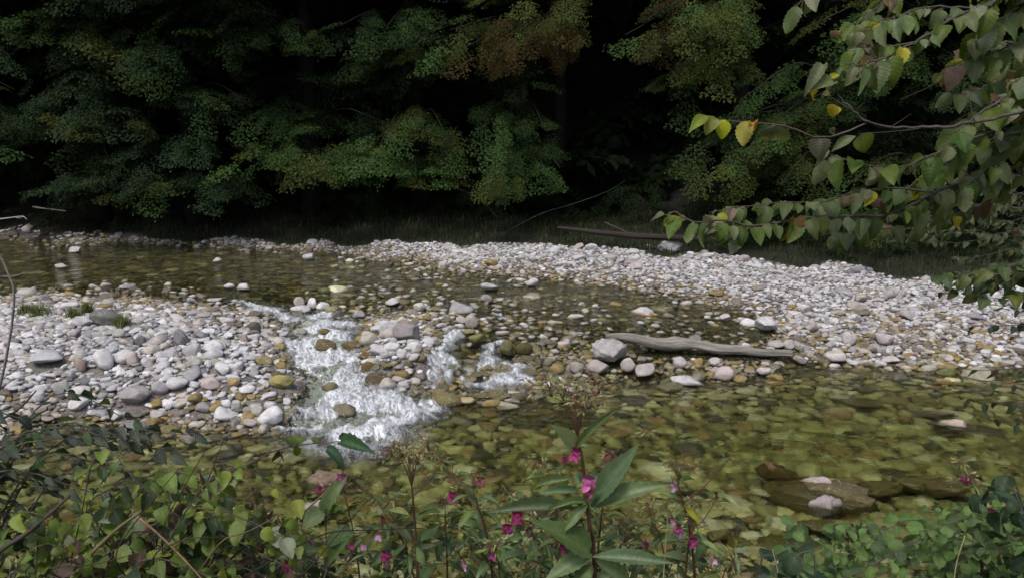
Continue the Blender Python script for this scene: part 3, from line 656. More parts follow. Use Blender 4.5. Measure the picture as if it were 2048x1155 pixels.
# hidden by the foreground plants
hid = ((pr[:, 1] > 960) & (pr[:, 0] < 1150)) | ((pr[:, 1] > 1040) & (pr[:, 0] > 1650)) | ((pr[:, 0] > 1850) & (pr[:, 1] < 640))
rank = np.argsort(-size * (inview & ~hid)); NIND = 300 - len(HERO) - 2
solo = set(rank[:NIND].tolist())
SV, SF, SC, n0 = [], [], [], 0
used_lab = {}
def where(px, py, x, y, dep):
    if py > 730 and x > -20 and dep > .02 and y < 11.3: z = 'under the clear water of the lower pool'
    elif dep > .02: z = 'in the shallow upper channel'
    elif px < 560 and y < 13.5: z = 'on the left gravel bar'
    elif px < 1180 and y < 13: z = 'among the wet stones of the central bar'
    elif y < 12.4 and px < 1660: z = 'by the driftwood log'
    elif px > 600: z = 'on the pale gravel bank beyond the channel'
    else: z = 'on the far left shore'
    return z
for k, (x, y, h_, wl, a, b) in enumerate(rec):
    big = size[k] * FPX > 5.0
    top = h_ + a * .5
    if top > wl + .03: bc = pick(DRYC); wc = pick(WETC) 
    else: bc = wc = pick(SUBC if wl - h_ > .1 and (y < 11.3 or rnd.random() < .25) else WETC)
    if -.03 < (h_ - wl) < .19 and rnd.random() < .85 * (1 - max(0, h_ - wl) / .19): bc = pick([DRYC[4], DRYC[6], WETC[3], DRYC[5], WETC[2]])
    if 9 < y < 13.6 and ((540 < pr[k, 0] < 1200 and h_ < .40 and rnd.random() < .6) or (870 < pr[k, 0] < 1190 and rnd.random() < .82)): bc = wc = pick(WETC)
    if k in solo: V, F = SH3[rnd.randrange(12)]
    else:
        t = SH3 if size[k] * FPX > 8.5 and -150 < pr[k, 0] < 2200 else SH[2 if big or size[k] * FPX > 3.2 else 1]; V, F = t[rnd.randrange(len(t))]
    flat = rnd.uniform(.42, .75); q = a * flat
    j = rnd.uniform(.82, 1.15)
    yaw = rnd.gauss(0, .5) if rnd.random() < .6 else rnd.uniform(0, 6.28)
    V = (V * [a * 1.1, b * 1.1, q]) @ rotm(rnd.gauss(0, .16), rnd.gauss(0, .16), yaw).T
    cz = h_ + q * rnd.uniform(.25, .6)
    dep_ = wl - h_
    if y > 11 and dep_ > -.01:
        if rnd.random() < .34 + .6 * min(1, max(0, dep_ - .04) / .12) + (.2 if x < -4 else 0):
            if cz + q > wl - .01: cz = max(wl - q - rnd.uniform(.0, .04), h_ - q * .3); bc = wc if cz + q < wl + .02 else bc
        elif dep_ < .2 and a > .055: cz = max(cz, wl - q * rnd.uniform(.1, .6)); bc = pick(DRYC) if rnd.random() < .6 else bc
    V = V + [x, y, cz]
    jit = rnd.uniform(.8, 1.12)
    C = stone_cols(V, np.array(bc[0]) * jit, np.array(wc[0]) * jit, wl)
    if k in solo:
        tone = bc[1]
        shape = 'flat' if flat < .5 else 'rounded' if flat < .62 else 'chunky'
        shape2 = 'long ' if b / a < .7 else ''
        hm = min(hero_marks, key=lambda m_: (m_[0] - x) ** 2 + (m_[1] - y) ** 2)
        dx, dy = x - hm[0], y - hm[1]
        rel = ('right of' if dx > 0 else 'left of') if abs(dx) > abs(dy) else ('behind' if dy > 0 else 'in front of')
        short = hm[3].split(' on the ')[0].split(' in the ')[0].split(' at the ')[0].split(' near the ')[0].split(' of the ')[0].split(' below ')[0].split(' right ')[0].split(' left ')[0]
        lab = f"{shape2}{shape} {tone} stone {where(pr[k,0], pr[k,1], x, y, wl-h_)}"
        near = f", {rel} the {' '.join(short.split()[:6])}"
        nw = short.split()[:5]
        while nw and nw[-1] in ('and', 'with', 'the', 'a', 'its', 'under', 'behind', 'between', 'beside', 'rising', 'leaning', 'standing', 'lying'): nw.pop()
        near = f", {rel} the {' '.join(nw)}"
        if (dx * dx + dy * dy) < 1.2 and len((lab + near).split()) <= 16 and lab + near not in used_lab: lab += near
        else:
            zn = {'under the clear water of the lower pool': 'in the lower pool', 'in the shallow upper channel': 'in the upper channel', 'among the wet stones of the central bar': 'on the central bar', 'on the pale gravel bank beyond the channel': 'on the far gravel bank'}
            z_ = where(pr[k,0], pr[k,1], x, y, wl-h_)
            lab = f"{shape} {tone} stone {zn.get(z_, z_)}, {round(pr[k,0]/20.48)}% across, {round(pr[k,1]/11.55)}% down"
        used_lab[lab] = 1
        o = build('river_stone', V, F, M_STONE, attrs={'col': C}, origin=np.array([x, y, V[:, 2].min()]))
        tag(o, lab, 'stone', 'stones of the stream bed and gravel bars')
    else:
        SV.append(V); SF.append(F + n0); SC.append(C); n0 += len(V)
o = build('river_stones', np.concatenate(SV), np.concatenate(SF), M_STONE, attrs={'col': np.concatenate(SC)})
tag(o, 'countless smaller cobbles covering the stream bed and both gravel banks', 'gravel', kind='stuff')

# ------------------------------------------------------------------ driftwood log and sticks
def log(name, pts, rad, label, cat, seed, n=20, seg=60, rough=.18, mat=None, wcol=(.3, .27, .23, 1)):
    path = smooth_path(pts, seg); path = path + np.array([[0, mnoise.noise(Vector((i_ * .06, seed, 0))) * .05, mnoise.noise(Vector((i_ * .05, seed, 5))) * .035] for i_ in range(seg)]); r = np.interp(np.linspace(0, 1, seg), np.linspace(0, 1, len(rad)), rad)
    V, F = tube(path, r, n); m = seg * n; ctr = np.repeat(path, n, 0); L = np.repeat(np.linspace(0, 1, seg), n) * np.linalg.norm(path[-1] - path[0])
    an = np.tile(np.arange(n) * 2 * math.pi / n, seg)
    nz = np.array([mnoise.noise(Vector((l * 1.3 + seed, math.cos(t) * 1.4, math.sin(t) * 1.4))) + .5 * mnoise.noise(Vector((l * 2.5, math.cos(t) * 4, math.sin(t) * 4 + seed))) for l, t in zip(L, an)])
    V[:m] = ctr + (V[:m] - ctr) * (1 + rough * nz)[:, None]
    uv = np.zeros((len(V), 3)); uv[:m, 0] = L; uv[:m, 1] = np.cos(an) * .15; uv[:m, 2] = np.sin(an) * .15
    s = Soup(); s.add(V, F, wcol, uv)
    o = s.build(name, mat or M_DRIFT, origin=path[seg // 2]); tag(o, label, cat); return o
log('driftwood_log', LOGP, [.03, .066, .074, .088, .068, .074, .072, .062, .06, .052], 'long bleached driftwood log lying on the stones with its left end on a boulder', 'log', 3, rough=.34, n=28, seg=110)
log('fallen_trunk', [P(1115, 455, 18.0), P(1190, 465, 17.6), P(1270, 470, 17.4), P(1350, 476, 17.1), P(1450, 480, 16.8)], [.03, .06, .07, .065, .05], 'long dark fallen trunk lying on the grass of the far bank', 'fallen trunk', 8, rough=.2, mat=M_BARK, wcol=(.035, .028, .024, 1))
def stick(pts, r, label, col, n=10, name='dead_stick'):
    V, F = tube(smooth_path(pts, n), np.linspace(r, r * .4, n), 5); s = Soup(); s.add(V, F, col)
    o = s.build(name, M_BARK, origin=np.array(pts[0])); tag(o, label, 'stick'); return o
stick([P(884, 620, 13.6), P(905, 625, 13.5), P(928, 632, 13.3)], .02, 'short pale stick caught on stones above the second cascade', (.4, .36, .3, 1))
stick([P(66, 414, 20.5), P(95, 418, 20.4), P(132, 422, 20.3)], .03, 'thin straight grey stick under the trees on the far left bank', (.2, .18, .16, 1))
stick([P(285, 715, 10.8), P(300, 705, 10.7), P(306, 688, 10.6)], .015, 'pale twig leaning among the cobbles of the left bar', (.5, .46, .4, 1))
stick([P(40, 818, 9.0), P(60, 826, 8.9), P(75, 835, 8.8)], .018, 'pale broken stick on the muddy lower left edge of the bar', (.5, .4, .32, 1))
stick([P(1000, 470, 18.5), P(1080, 428, 18.8), P(1140, 410, 19), P(1210, 385, 19.4), P(1250, 362, 19.8)], .008, 'thin bare branch rising to the right above the far bank', (.08, .11, .08, 1))
stick([P(1210, 445, 18.8), P(1260, 468, 18.6), P(1290, 482, 18.5)], .025, 'thin grey dead branch crossing the fallen trunk', (.07, .06, .05, 1))
stick([P(905, 372, 21), P(960, 400, 20.8), P(1000, 440, 20.6)], .025, 'thin dark dead branch hanging behind the middle spray', (.1, .09, .07, 1))

# ------------------------------------------------------------------ grass
def blades(pts, hmin, hmax, wd, cols, lean=.5):
    n = len(pts); hgt = rng.uniform(hmin, hmax, n); az = rng.uniform(0, 6.28, n); w_ = wd * rng.uniform(.6, 1.2, n)
    d = np.stack([np.cos(az), np.sin(az), np.zeros(n)], 1); s_ = np.stack([-np.sin(az), np.cos(az), np.zeros(n)], 1)
    up = np.array([0, 0, 1.]); ln = (lean * hgt * rng.uniform(.2, 1, n))[:, None]
    p0, p1 = pts, pts + up * hgt[:, None] * .6 + d * ln * .35
    p2 = pts + up * hgt[:, None] + d * ln
    sw = s_ * w_[:, None]
    V = np.stack([p0 - sw, p0 + sw, p1 + sw * .8, p1 - sw * .8, p2 + sw * .15, p2 - sw * .15], 1).reshape(-1, 3)
    i = np.arange(n)[:, None] * 6; F = np.concatenate([i + [0, 1, 2, 3], i + [3, 2, 4, 5]], 0)
    c_ = np.array(cols)[rng.integers(0, len(cols), n)] * rng.uniform(.7, 1.25, (n, 1)); C = np.concatenate([np.repeat(c_, 6, 0), np.ones((n * 6, 1))], 1)
    return V, F, C
N = 60000
xx = rng.uniform(-13, 16, N); yy = rng.uniform(13, 23, N); m = (grass_mask(xx, yy) > .5) & (vnoise(xx, yy, 55, .5) > .25)
xx, yy = xx[m], yy[m]; V, F, C = blades(np.stack([xx, yy, H(xx, yy)], 1), .05, .17, .009, [(.03, .055, .012), (.045, .065, .016), (.025, .042, .01), (.07, .07, .03)])  # blade colours darkened, standing in for shade from the trees
o = build('grass', V, F, M_GRASS, attrs={'col': C, 'luv': np.zeros((len(V), 3))}); tag(o, 'short grass, darkened for tree shade, on the far bank between gravel and trees', 'grass', kind='stuff')
TUF = [(75,628,40,'left'), (52,627,20,''), (175,622,16,''), (243,650,26,''), (150,632,22,'')]
for (px, py, wpx, _), lab in zip(TUF, ['wide grass tuft at the upstream edge of the left bar', 'small grass tuft at the left end of the left bar', 'grass tuft behind the broad grey stone on the left bar', 'grass tuft at the right foot of the dark rounded boulder', 'grass tuft left of the broad grey stone']):
    c_ = G(px, py, .74); k = 260; rr = wpx / FPX * c_[1] / 2
    q = np.stack([c_[0] + rng.normal(0, rr * .6, k), c_[1] + rng.normal(0, rr * .6, k)], 1); z = H(q[:, 0], q[:, 1]) + .02
    V, F, C = blades(np.column_stack([q, z]), .08, .2, .006, [(.13, .17, .05), (.2, .21, .08), (.1, .14, .04)], .8)
    o = build('grass_tuft', V, F, M_GRASS, attrs={'col': C, 'luv': np.zeros((len(V), 3))}, origin=np.array([c_[0], c_[1], float(H(c_[0], c_[1]))])); tag(o, lab, 'grass tuft', 'grass tufts on the left bar')

# ------------------------------------------------------------------ forest
def spray_proto(seed, nleaf_side=11, lsz=.05):
    r = np.random.default_rng(seed); L, D, S = [], [], []
    for i in range(nleaf_side):
        t = (i + 1) / (nleaf_side + 1)
        for sd in (-1, 1):
            ln = .52 * math.sin(math.pi * min(1, t * .85 + .12)) * r.uniform(.7, 1.15); an = sd * (R(55) - t * R(22) + r.normal(0, .1))
            k = max(3, int(ln / .055))
            for j in range(k):
                q = (j + .6) / k; p = np.array([sd * 0 + math.sin(an) * ln * q, t + math.cos(an) * ln * q, -.22 * (ln * q) ** 1.3 - .12 * t * t])
                for s2 in (-1, 1):
                    L.append(p + r.normal(0, .026, 3)); D.append(an + s2 * R(45) + r.normal(0, .35)); S.append(lsz * r.uniform(.6, 1.5))
    L = np.array(L); D = np.array(D); S = np.array(S); n = len(L)
    d = np.stack([np.sin(D), np.cos(D), r.normal(-.35, .35, n)], 1); s_ = np.stack([np.cos(D), -np.sin(D), r.normal(0, .5, n)], 1)
    V = np.stack([L, L + d * S[:, None] * .55 + s_ * S[:, None] * .36, L + d * S[:, None] * 1.15, L + d * S[:, None] * .55 - s_ * S[:, None] * .36], 1).reshape(-1, 3)
    F = np.arange(n * 4).reshape(-1, 4)
    return V, F, np.repeat(r.uniform(.75, 1.25, n), 4)
PROTO = [spray_proto(i) for i in range(7)]; COARSE = [spray_proto(50 + i, 4, .16) for i in range(3)]
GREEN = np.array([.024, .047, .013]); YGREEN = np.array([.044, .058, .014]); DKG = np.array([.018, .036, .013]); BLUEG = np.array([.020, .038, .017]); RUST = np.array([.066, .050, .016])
def put_spray(s, pos, heading, droop, scale, col, coarse=False, roll=0.0):
    V, F, j = (COARSE if coarse else PROTO)[rnd.randrange(3 if coarse else 7)]
    ch, sh = math.cos(heading), math.sin(heading)
    f = np.array([sh * math.cos(droop), ch * math.cos(droop), -math.sin(droop)]); rt = np.array([ch, -sh, 0.])
    rt = rt * math.cos(roll) + np.cross(f, rt) * math.sin(roll); up = np.cross(rt, f)
    Wd = (V[:, :1] * rt + V[:, 1:2] * f + V[:, 2:3] * up) * scale + pos
    C = np.concatenate([np.clip(np.asarray(col)[None] * j[:, None], 0, 1), np.ones((len(V), 1))], 1)
    s.add(Wd, F, C)
def bough(s, wood, root, tip, k, width, col, hang=.3, mixc=None, mp=.2):
    """a leafy bough from root (near the trunk) to tip: sprays along its outer part, both sides"""
    mid = (root + tip) / 2 + np.array([0, 0, .35 * np.linalg.norm(tip - root) * .4]); path = smooth_path([root, mid, tip], 12)
    V, F = tube(path, np.linspace(.035, .008, 12), 4); wood.add(V, F, (.022, .02, .016, 1))
    head = math.atan2(tip[0] - root[0], tip[1] - root[1])
    for i in range(k):
        t = .35 + .65 * (i + .5) / k; p = smooth_path([root, mid, tip], 12)[min(11, int(t * 11))]
        sd = (-1) ** i; a = head + sd * rnd.uniform(.2, 1.1) * (1.15 - t)
        c_ = mixc if (mixc is not None and rnd.random() < mp) else col
        c_ = c_ * rnd.uniform(.75, 1.25)
        put_spray(s, p + np.array([rnd.gauss(0, .26) * width, rnd.gauss(0, .2), rnd.gauss(0, .13)]), a, hang + rnd.uniform(-.15, .55), rnd.uniform(.5, 1.1) * width, c_, roll=rnd.gauss(0, .2))
FILLK = 6.0
def tree(name, bx, by, hgt, r0, label, cat, boughs, fill, col, group, lo=1.2, coarse_n=60):
    bz = float(H(bx, by)) - .1; e = empty(name, (bx, by, bz)); tag(e, label, cat, group)
    wood, leaf = Soup(), Soup()
    lx, ly = rnd.uniform(-.6, .6), rnd.uniform(-1.2, -.1)
    path = smooth_path([(bx, by, bz), (bx + lx * .3, by + ly * .3, bz + hgt * .35), (bx + lx * .7, by + ly * .8, bz + hgt * .7), (bx + lx, by + ly, bz + hgt)], 14)
    V, F = tube(path, np.linspace(r0, r0 * .25, 14) * np.array([1.35] + [1] * 13), 9); wood.add(V, F, (.016, .014, .012, 1))
    at = lambda z: path[int(np.clip((z - bz) / hgt * 13, 0, 13))]
    for (px, py, Yd, k, wd, cc, hang) in boughs:
        tip = P(px, py, Yd); root = at(tip[2] + .5); cmain, cm2 = cc if isinstance(cc, tuple) else (cc, None)
        bough(leaf, wood, np.array(root), tip, k, wd, cmain, hang, cm2, .35)
    for i in range(int(fill * FILLK)):
        z = bz + lo + (hgt * .66 - lo) * rnd.random() ** .9; a = rnd.uniform(-2.0, 2.0) + math.pi; ln = rnd.uniform(.8, 3.2)
        root = at(z); tip = root + np.array([math.sin(a) * ln, math.cos(a) * ln, rnd.uniform(-.5, .3)])
        bough(leaf, wood, root, tip, rnd.randint(5, 8), rnd.uniform(.8, 1.15), col * rnd.uniform(.7, 1.2), rnd.uniform(.15, .5))
    for i in range(coarse_n):  # coarse canopy above the view, added to block sky light
        z = bz + hgt * rnd.uniform(.5, 1.0); a = rnd.uniform(0, 6.28); ln = rnd.uniform(.3, 3.0) * (1.25 - (z - bz) / hgt)
        put_spray(leaf, at(z) + np.array([math.sin(a) * ln, math.cos(a) * ln, 0]), a, rnd.uniform(0, .5), rnd.uniform(1.3, 2.1), col, True)
    wood.build('trunk', M_BARK, e); leaf.build('crown', M_TREELEAF, e, smooth=False)
    return e
g1 = 'beeches along the far bank'
# boughs: px, py of the tip, distance, sprays, spray size, colour(s), droop
tree('beech_tree', -15.2, 22.5, 14, .22, 'green tree at the far left edge with bright leaf clumps at mid height', 'tree', [(30,60,19.5,9,1.1,GREEN*1.5,.3),(20,115,19.5,8,1,BLUEG*1.5,.4),(20,240,19.5,8,1,GREEN,.4),(60,260,19.5,8,1.1,DKG*1.3,.4)], 9, DKG, g1)
tree('beech_tree', -11.6, 21.8, 15, .26, 'broad layered tree on the left with yellowish tips slanting down to the right', 'tree',
 [(110,60,19.3,8,1.1,(GREEN*1.3,YGREEN*1.2),.15),(180,90,19,11,1.2,(GREEN*1.3,YGREEN*1.3),.3),(260,125,18.8,11,1.2,(GREEN*1.3,YGREEN*1.3),.3),(320,140,18.8,9,1,GREEN*1.4,.25),(200,175,19,10,1.1,BLUEG,.3),(240,20,19,8,1,(GREEN,YGREEN),.2),(270,70,19,8,1,GREEN,.25),
  (170,200,18.8,8,1.1,BLUEG*1.3,.2),(250,240,18.6,9,1.1,(BLUEG*1.4,YGREEN),.2),(130,245,18.6,9,1.1,(BLUEG*1.3,YGREEN),.15),(60,210,19,8,1,BLUEG,.3)], 9, DKG, g1)
tree('beech_tree', -8.6, 21.2, 14, .24, 'low spreading tree whose boughs nearly touch the left shore', 'tree',
 [(130,375,18.4,10,1.1,(BLUEG*1.5,YGREEN),.1),(220,385,18.2,11,1.1,(BLUEG*1.5,YGREEN),.15),(320,395,18.2,10,1.1,(GREEN*1.3,YGREEN),.15),(420,395,18.4,9,1,BLUEG*1.3,.15),(240,330,18.4,9,1.1,BLUEG,.2),(370,300,18.4,9,1,BLUEG*1.5,.2),(430,210,18.8,8,1,GREEN*1.2,.2),(470,80,19,9,1.1,GREEN*1.2,.2),(520,70,19,8,1,GREEN*1.3,.2)], 8, DKG, g1)
tree('beech_tree', -5.6, 22.0, 15, .28, 'tree left of centre with bright green shelves of leaves above the channel', 'tree',
 [(500,320,18.2,11,1.1,(GREEN*2.0,YGREEN*1.2),.12),(580,335,18.0,12,1.1,(GREEN*2.1,YGREEN*1.3),.15),(650,350,18.0,10,1,(GREEN*2,YGREEN*1.3),.2),(560,300,18.4,9,1,GREEN*1.6,.15),(500,240,18.6,7,.9,GREEN*1.4,.3),(590,90,19,8,1,GREEN*1.2,.2),(580,240,18.8,7,1,GREEN,.3),(330,40,19.2,9,1,GREEN*1.3,.2),(410,20,19.2,9,1,GREEN*1.3,.2)], 7, DKG, g1)
tree('beech_tree', -2.6, 22.2, 15, .25, 'central tree with overlapping green sprays drooping left of the hanging branch', 'tree',
 [(700,300,18.4,10,1.1,(GREEN*1.9,YGREEN*1.2),.3),(760,290,18.3,10,1.1,(GREEN*1.8,YGREEN),.3),(720,330,18.2,8,1,GREEN*1.8,.3),(850,275,18.0,10,1.05,(YGREEN*1.1,GREEN*1.6),.35),(900,290,18,9,1,(YGREEN,GREEN*1.6),.4),(870,370,18,10,1,(GREEN*1.9,YGREEN*1.2),.15),(830,360,18,8,.9,GREEN*1.8,.1),(770,60,19,9,1,GREEN*1.3,.2),(840,110,18.8,8,1,(GREEN*1.6,YGREEN),.3),(690,120,19,8,1,GREEN*.8,.3),(850,30,19,8,1,GREEN*1.5,.2)], 5, DKG, g1)
tree('beech_tree', .2, 22.4, 15, .25, 'middle tree with a long leafy branch hanging almost to the gravel', 'tree',
 [(1000,300,17.6,9,.9,GREEN*2,.5),(1010,350,17.4,12,.9,(GREEN*2.1,YGREEN*1.3),.7),(1000,395,17.2,10,.75,(YGREEN*1.4,GREEN*2),.9),(980,375,17.3,8,.8,(YGREEN*1.3,GREEN),.8),(1090,340,17.8,8,1,GREEN*1.6,.4),(1120,335,17.9,8,.9,GREEN*1.4,.4),(1090,260,18.2,9,1,GREEN*1.1,.3),(960,240,18.4,8,1,GREEN*1.2,.3),(1050,200,18.6,7,1,GREEN*.8,.3)], 3, DKG, g1)
tree('beech_tree', 1.4, 23.2, 16, .25, 'autumn coloured tree with rusty orange branches hanging in at top centre', 'tree',
 [(930,95,17.8,12,1,(RUST*.8,YGREEN*1.3),.6),(980,60,17.8,12,1,(RUST*.8,YGREEN*1.4),.5),(1000,110,17.6,9,.8,(RUST,YGREEN),.9),(960,130,17.6,9,.75,(RUST,YGREEN),1.0),(1060,60,17.8,11,.9,(RUST*.8,YGREEN*1.2),.6),(1120,50,17.8,11,.9,(RUST,YGREEN*1.2),.7),(1115,110,17.6,9,.7,RUST,1.1),(1150,80,17.6,8,.7,(RUST,YGREEN),.9),(1130,20,18,9,1,(YGREEN*1.2,RUST),.4),(900,60,18.2,8,1,(YGREEN*1.2,GREEN),.3),(870,85,18.2,8,1,(YGREEN,GREEN*1.5),.3),(940,20,18.4,8,1,(YGREEN*1.2,GREEN),.3)], 2, DKG, g1, lo=5)
tree('beech_tree', 6.4, 22.0, 15, .26, 'yellowish green tree right of centre with bright airy top sprays', 'tree',
 [(1290,40,17.6,11,1,(YGREEN*1.5,RUST*.5),.4),(1350,60,17.4,11,1,(YGREEN*1.5,GREEN*2),.5),(1420,30,17.4,12,1.1,(YGREEN*1.6,GREEN*2),.4),(1480,60,17.4,10,1,(YGREEN*1.4,GREEN*2),.4),(1300,100,17.6,9,.9,(YGREEN*1.4,RUST*.5),.6),(1370,130,17.4,10,1,(YGREEN*1.5,RUST*.5),.6),(1440,150,17.5,9,1,(YGREEN*1.2,GREEN*2),.5),(1290,185,18,9,1,GREEN*1.4,.2),(1350,200,18,8,1,GREEN*1.2,.3),(1250,70,18,7,.9,GREEN*1.4,.4)], 4, DKG, g1, lo=4.5)
tree('beech_tree', 8.8, 21.0, 14, .24, 'tree with yellow green sprays behind the lower overhanging leaves at right', 'tree',
 [(1420,340,16.2,10,.9,(YGREEN*1.4,GREEN*1.6),.3),(1380,375,16.2,8,.8,(YGREEN*1.3,GREEN),.3),(1470,330,16.2,9,.9,(YGREEN*1.3,GREEN*2),.3),(1520,310,16.2,9,.9,(GREEN*1.8,YGREEN),.3),(1440,385,16.2,8,.8,(YGREEN*1.2,GREEN),.4),(1400,300,16.6,8,1,GREEN*1.2,.3),(1550,240,16.8,9,1,(GREEN*1.5,YGREEN),.3),(1560,370,16.2,9,.9,(YGREEN,GREEN*1.5),.4),(1480,200,17,8,1,GREEN*1.4,.3),(1350,330,17,7,1,GREEN*.7,.3)], 7, DKG, g1)
tree('beech_tree', 11.4, 20.4, 14, .24, 'dark tree behind the overhanging branches on the right', 'tree',
 [(1600,60,16.4,9,1,(YGREEN,GREEN*1.5),.3),(1660,130,16.2,9,1,GREEN*1.5,.3),(1620,200,16.2,8,1,GREEN*1.3,.3),(1700,230,16.2,8,1,GREEN*1.2,.3),(1640,420,15.6,9,.9,(YGREEN,GREEN*1.4),.4),(1720,470,15.2,8,.8,(YGREEN*1.2,GREEN*1.6),.4)], 9, DKG, g1)
tree('beech_tree', 14.0, 18.6, 13, .22, 'dark tree at the right end of the far bank behind the shrub', 'tree', [(1800,200,15,8,1,GREEN,.3),(1900,250,15,8,1,GREEN*1.1,.3),(1980,150,15,8,1,GREEN,.3)], 11, DKG, g1)
tree('beech_tree', -19, 21.0, 13, .22, 'tree left of the photo edge whose boughs reach in over the far left shore', 'tree', [(0,300,18,8,1,GREEN*1.2,.3),(30,180,18.5,8,1,GREEN*1.2,.3)], 9, DKG, g1)
# deeper forest rows: darker trees further up the slope, nothing tells them apart
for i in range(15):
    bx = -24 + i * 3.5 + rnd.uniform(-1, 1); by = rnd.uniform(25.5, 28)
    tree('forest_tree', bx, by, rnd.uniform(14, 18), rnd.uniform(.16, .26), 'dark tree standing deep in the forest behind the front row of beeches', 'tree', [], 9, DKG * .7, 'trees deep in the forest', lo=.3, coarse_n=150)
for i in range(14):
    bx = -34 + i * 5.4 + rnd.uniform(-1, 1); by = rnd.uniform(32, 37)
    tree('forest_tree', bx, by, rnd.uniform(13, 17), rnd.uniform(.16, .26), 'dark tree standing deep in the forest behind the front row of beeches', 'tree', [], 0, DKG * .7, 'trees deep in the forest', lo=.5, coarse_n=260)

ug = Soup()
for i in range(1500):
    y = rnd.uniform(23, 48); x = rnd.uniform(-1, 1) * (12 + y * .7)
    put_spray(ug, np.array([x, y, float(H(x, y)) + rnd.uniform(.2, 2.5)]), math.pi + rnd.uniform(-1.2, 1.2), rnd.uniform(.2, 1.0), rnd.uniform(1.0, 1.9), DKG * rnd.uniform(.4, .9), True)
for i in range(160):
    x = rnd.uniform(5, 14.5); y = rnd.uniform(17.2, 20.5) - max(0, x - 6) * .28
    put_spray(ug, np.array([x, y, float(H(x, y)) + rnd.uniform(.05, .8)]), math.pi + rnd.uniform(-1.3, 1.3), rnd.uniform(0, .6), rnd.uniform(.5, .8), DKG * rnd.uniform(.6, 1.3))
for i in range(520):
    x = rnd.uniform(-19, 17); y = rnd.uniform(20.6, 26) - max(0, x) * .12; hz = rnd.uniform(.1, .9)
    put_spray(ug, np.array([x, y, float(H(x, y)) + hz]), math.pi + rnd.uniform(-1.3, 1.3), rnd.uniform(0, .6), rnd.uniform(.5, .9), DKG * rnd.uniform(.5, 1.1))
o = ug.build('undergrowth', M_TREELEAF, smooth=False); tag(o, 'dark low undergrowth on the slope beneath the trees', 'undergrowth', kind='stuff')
#FOREGROUND
# ------------------------------------------------------------------ leaves of the near plants
def leaf_proto(kind, nu, nv, droop, fold, wave, seed):
    r = np.random.default_rng(seed); v = np.linspace(0, 1, nv); u = np.linspace(-1, 1, nu)
    if kind == 'ovate': wd = np.sin(math.pi * v ** .72) ** .75 * (1 - .15 * v)
    elif kind == 'lance': wd = np.sin(math.pi * v ** .85) ** 1.15
    elif kind == 'round': wd = np.sin(math.pi * v ** .9) ** .55
    else: wd = np.sin(math.pi * v ** .7) ** .9
    wd = np.maximum(wd, .015)
    if kind != 'round': wd = wd * (1 + .07 * np.where(np.arange(nv) % 2, 1, -1) * (v > .1) * (v < .95))
    th = -droop * v; dl = 1 / (nv - 1)
    cx = np.concatenate([[0], np.cumsum(np.cos(th[:-1]) * dl)]); cz = np.concatenate([[0], np.cumsum(np.sin(th[:-1]) * dl)])
    U, Vv = np.meshgrid(u, v); wdd = wd[:, None]
    ph = r.random(3) * 6.28
    zz = fold * np.abs(U) * wdd * .5 + wave * np.sin(Vv * 7 + ph[0] + U * 1.5) * np.abs(U) + wave * .5 * np.sin(Vv * 3 + ph[1])
    y = cx[:, None] - np.sin(th)[:, None] * zz * 0; z = cz[:, None] + zz
    X_ = U * wdd * .5 + .04 * np.sin(Vv * 3 + ph[2])
    V = np.stack([X_, y + 0 * U, z], 2).reshape(-1, 3); UV = np.stack([U * wdd, Vv, 0 * U], 2).reshape(-1, 3)
    i, j = np.meshgrid(np.arange(nv - 1), np.arange(nu - 1), indexing='ij'); a = (i * nu + j).ravel()
    return V, np.stack([a, a + 1, a + nu + 1, a + nu], 1), UV
LP = {}
for kd, nu, nv in (('ovate', 5, 15), ('lance', 5, 21), ('round', 5, 8), ('small', 3, 6)):
    LP[kd] = [leaf_proto(kd, nu, nv, d_, f_, wv, i) for i, (d_, f_, wv) in enumerate([(.3, .25, .03), (.7, .35, .04), (1.1, .2, .05), (.5, -.15, .05), (.9, .5, .03), (.1, .3, .02), (1.5, .3, .06)])]
LP['curled'] = [leaf_proto('ovate', 5, 13, 2.6, 1.3, .12, 70 + i) for i in range(4)]
LP['flat'] = [leaf_proto('lance', 5, 23, .25, .18, .015, 80), leaf_proto('lance', 5, 23, .5, .25, .02, 81)]
def nrmz(v): v = np.asarray(v, float); return v / (np.linalg.norm(v) + 1e-9)
def add_leaf(s, p, d, up, L, Wd, kind, col, k=None):
    d = nrmz(d); up = np.asarray(up, float); x = nrmz(np.cross(d, up)); n = np.cross(x, d)
    ps = LP[kind]; V, F, UV = ps[rnd.randrange(len(ps)) if k is None else k]
    s.add(p + (V[:, :1] * x) * Wd + (V[:, 1:2] * d + V[:, 2:3] * n) * L, F, tuple(np.clip(col, 0, 1)) + (1,), UV)
def var(c, a=.2): f = rnd.uniform(1 - a, 1 + a); return np.array([c[0] * f * rnd.uniform(.9, 1.1), c[1] * f, c[2] * f * rnd.uniform(.85, 1.15)])
def px_leaf(s, x0, y0, Y0, x1, y1, Y1, wpx, kind, col, tilt=0.0, k=None):
    a, b = P(x0, y0, Y0), P(x1, y1, Y1); L = np.linalg.norm(b - a)
    toCam = nrmz(np.array([0, 0, CAMZ]) - a); up = nrmz(toCam * .8 + np.array([tilt, 0, .5]))
    add_leaf(s, a, b - a, up, L, wpx / FPX * Y0, kind, col, k)

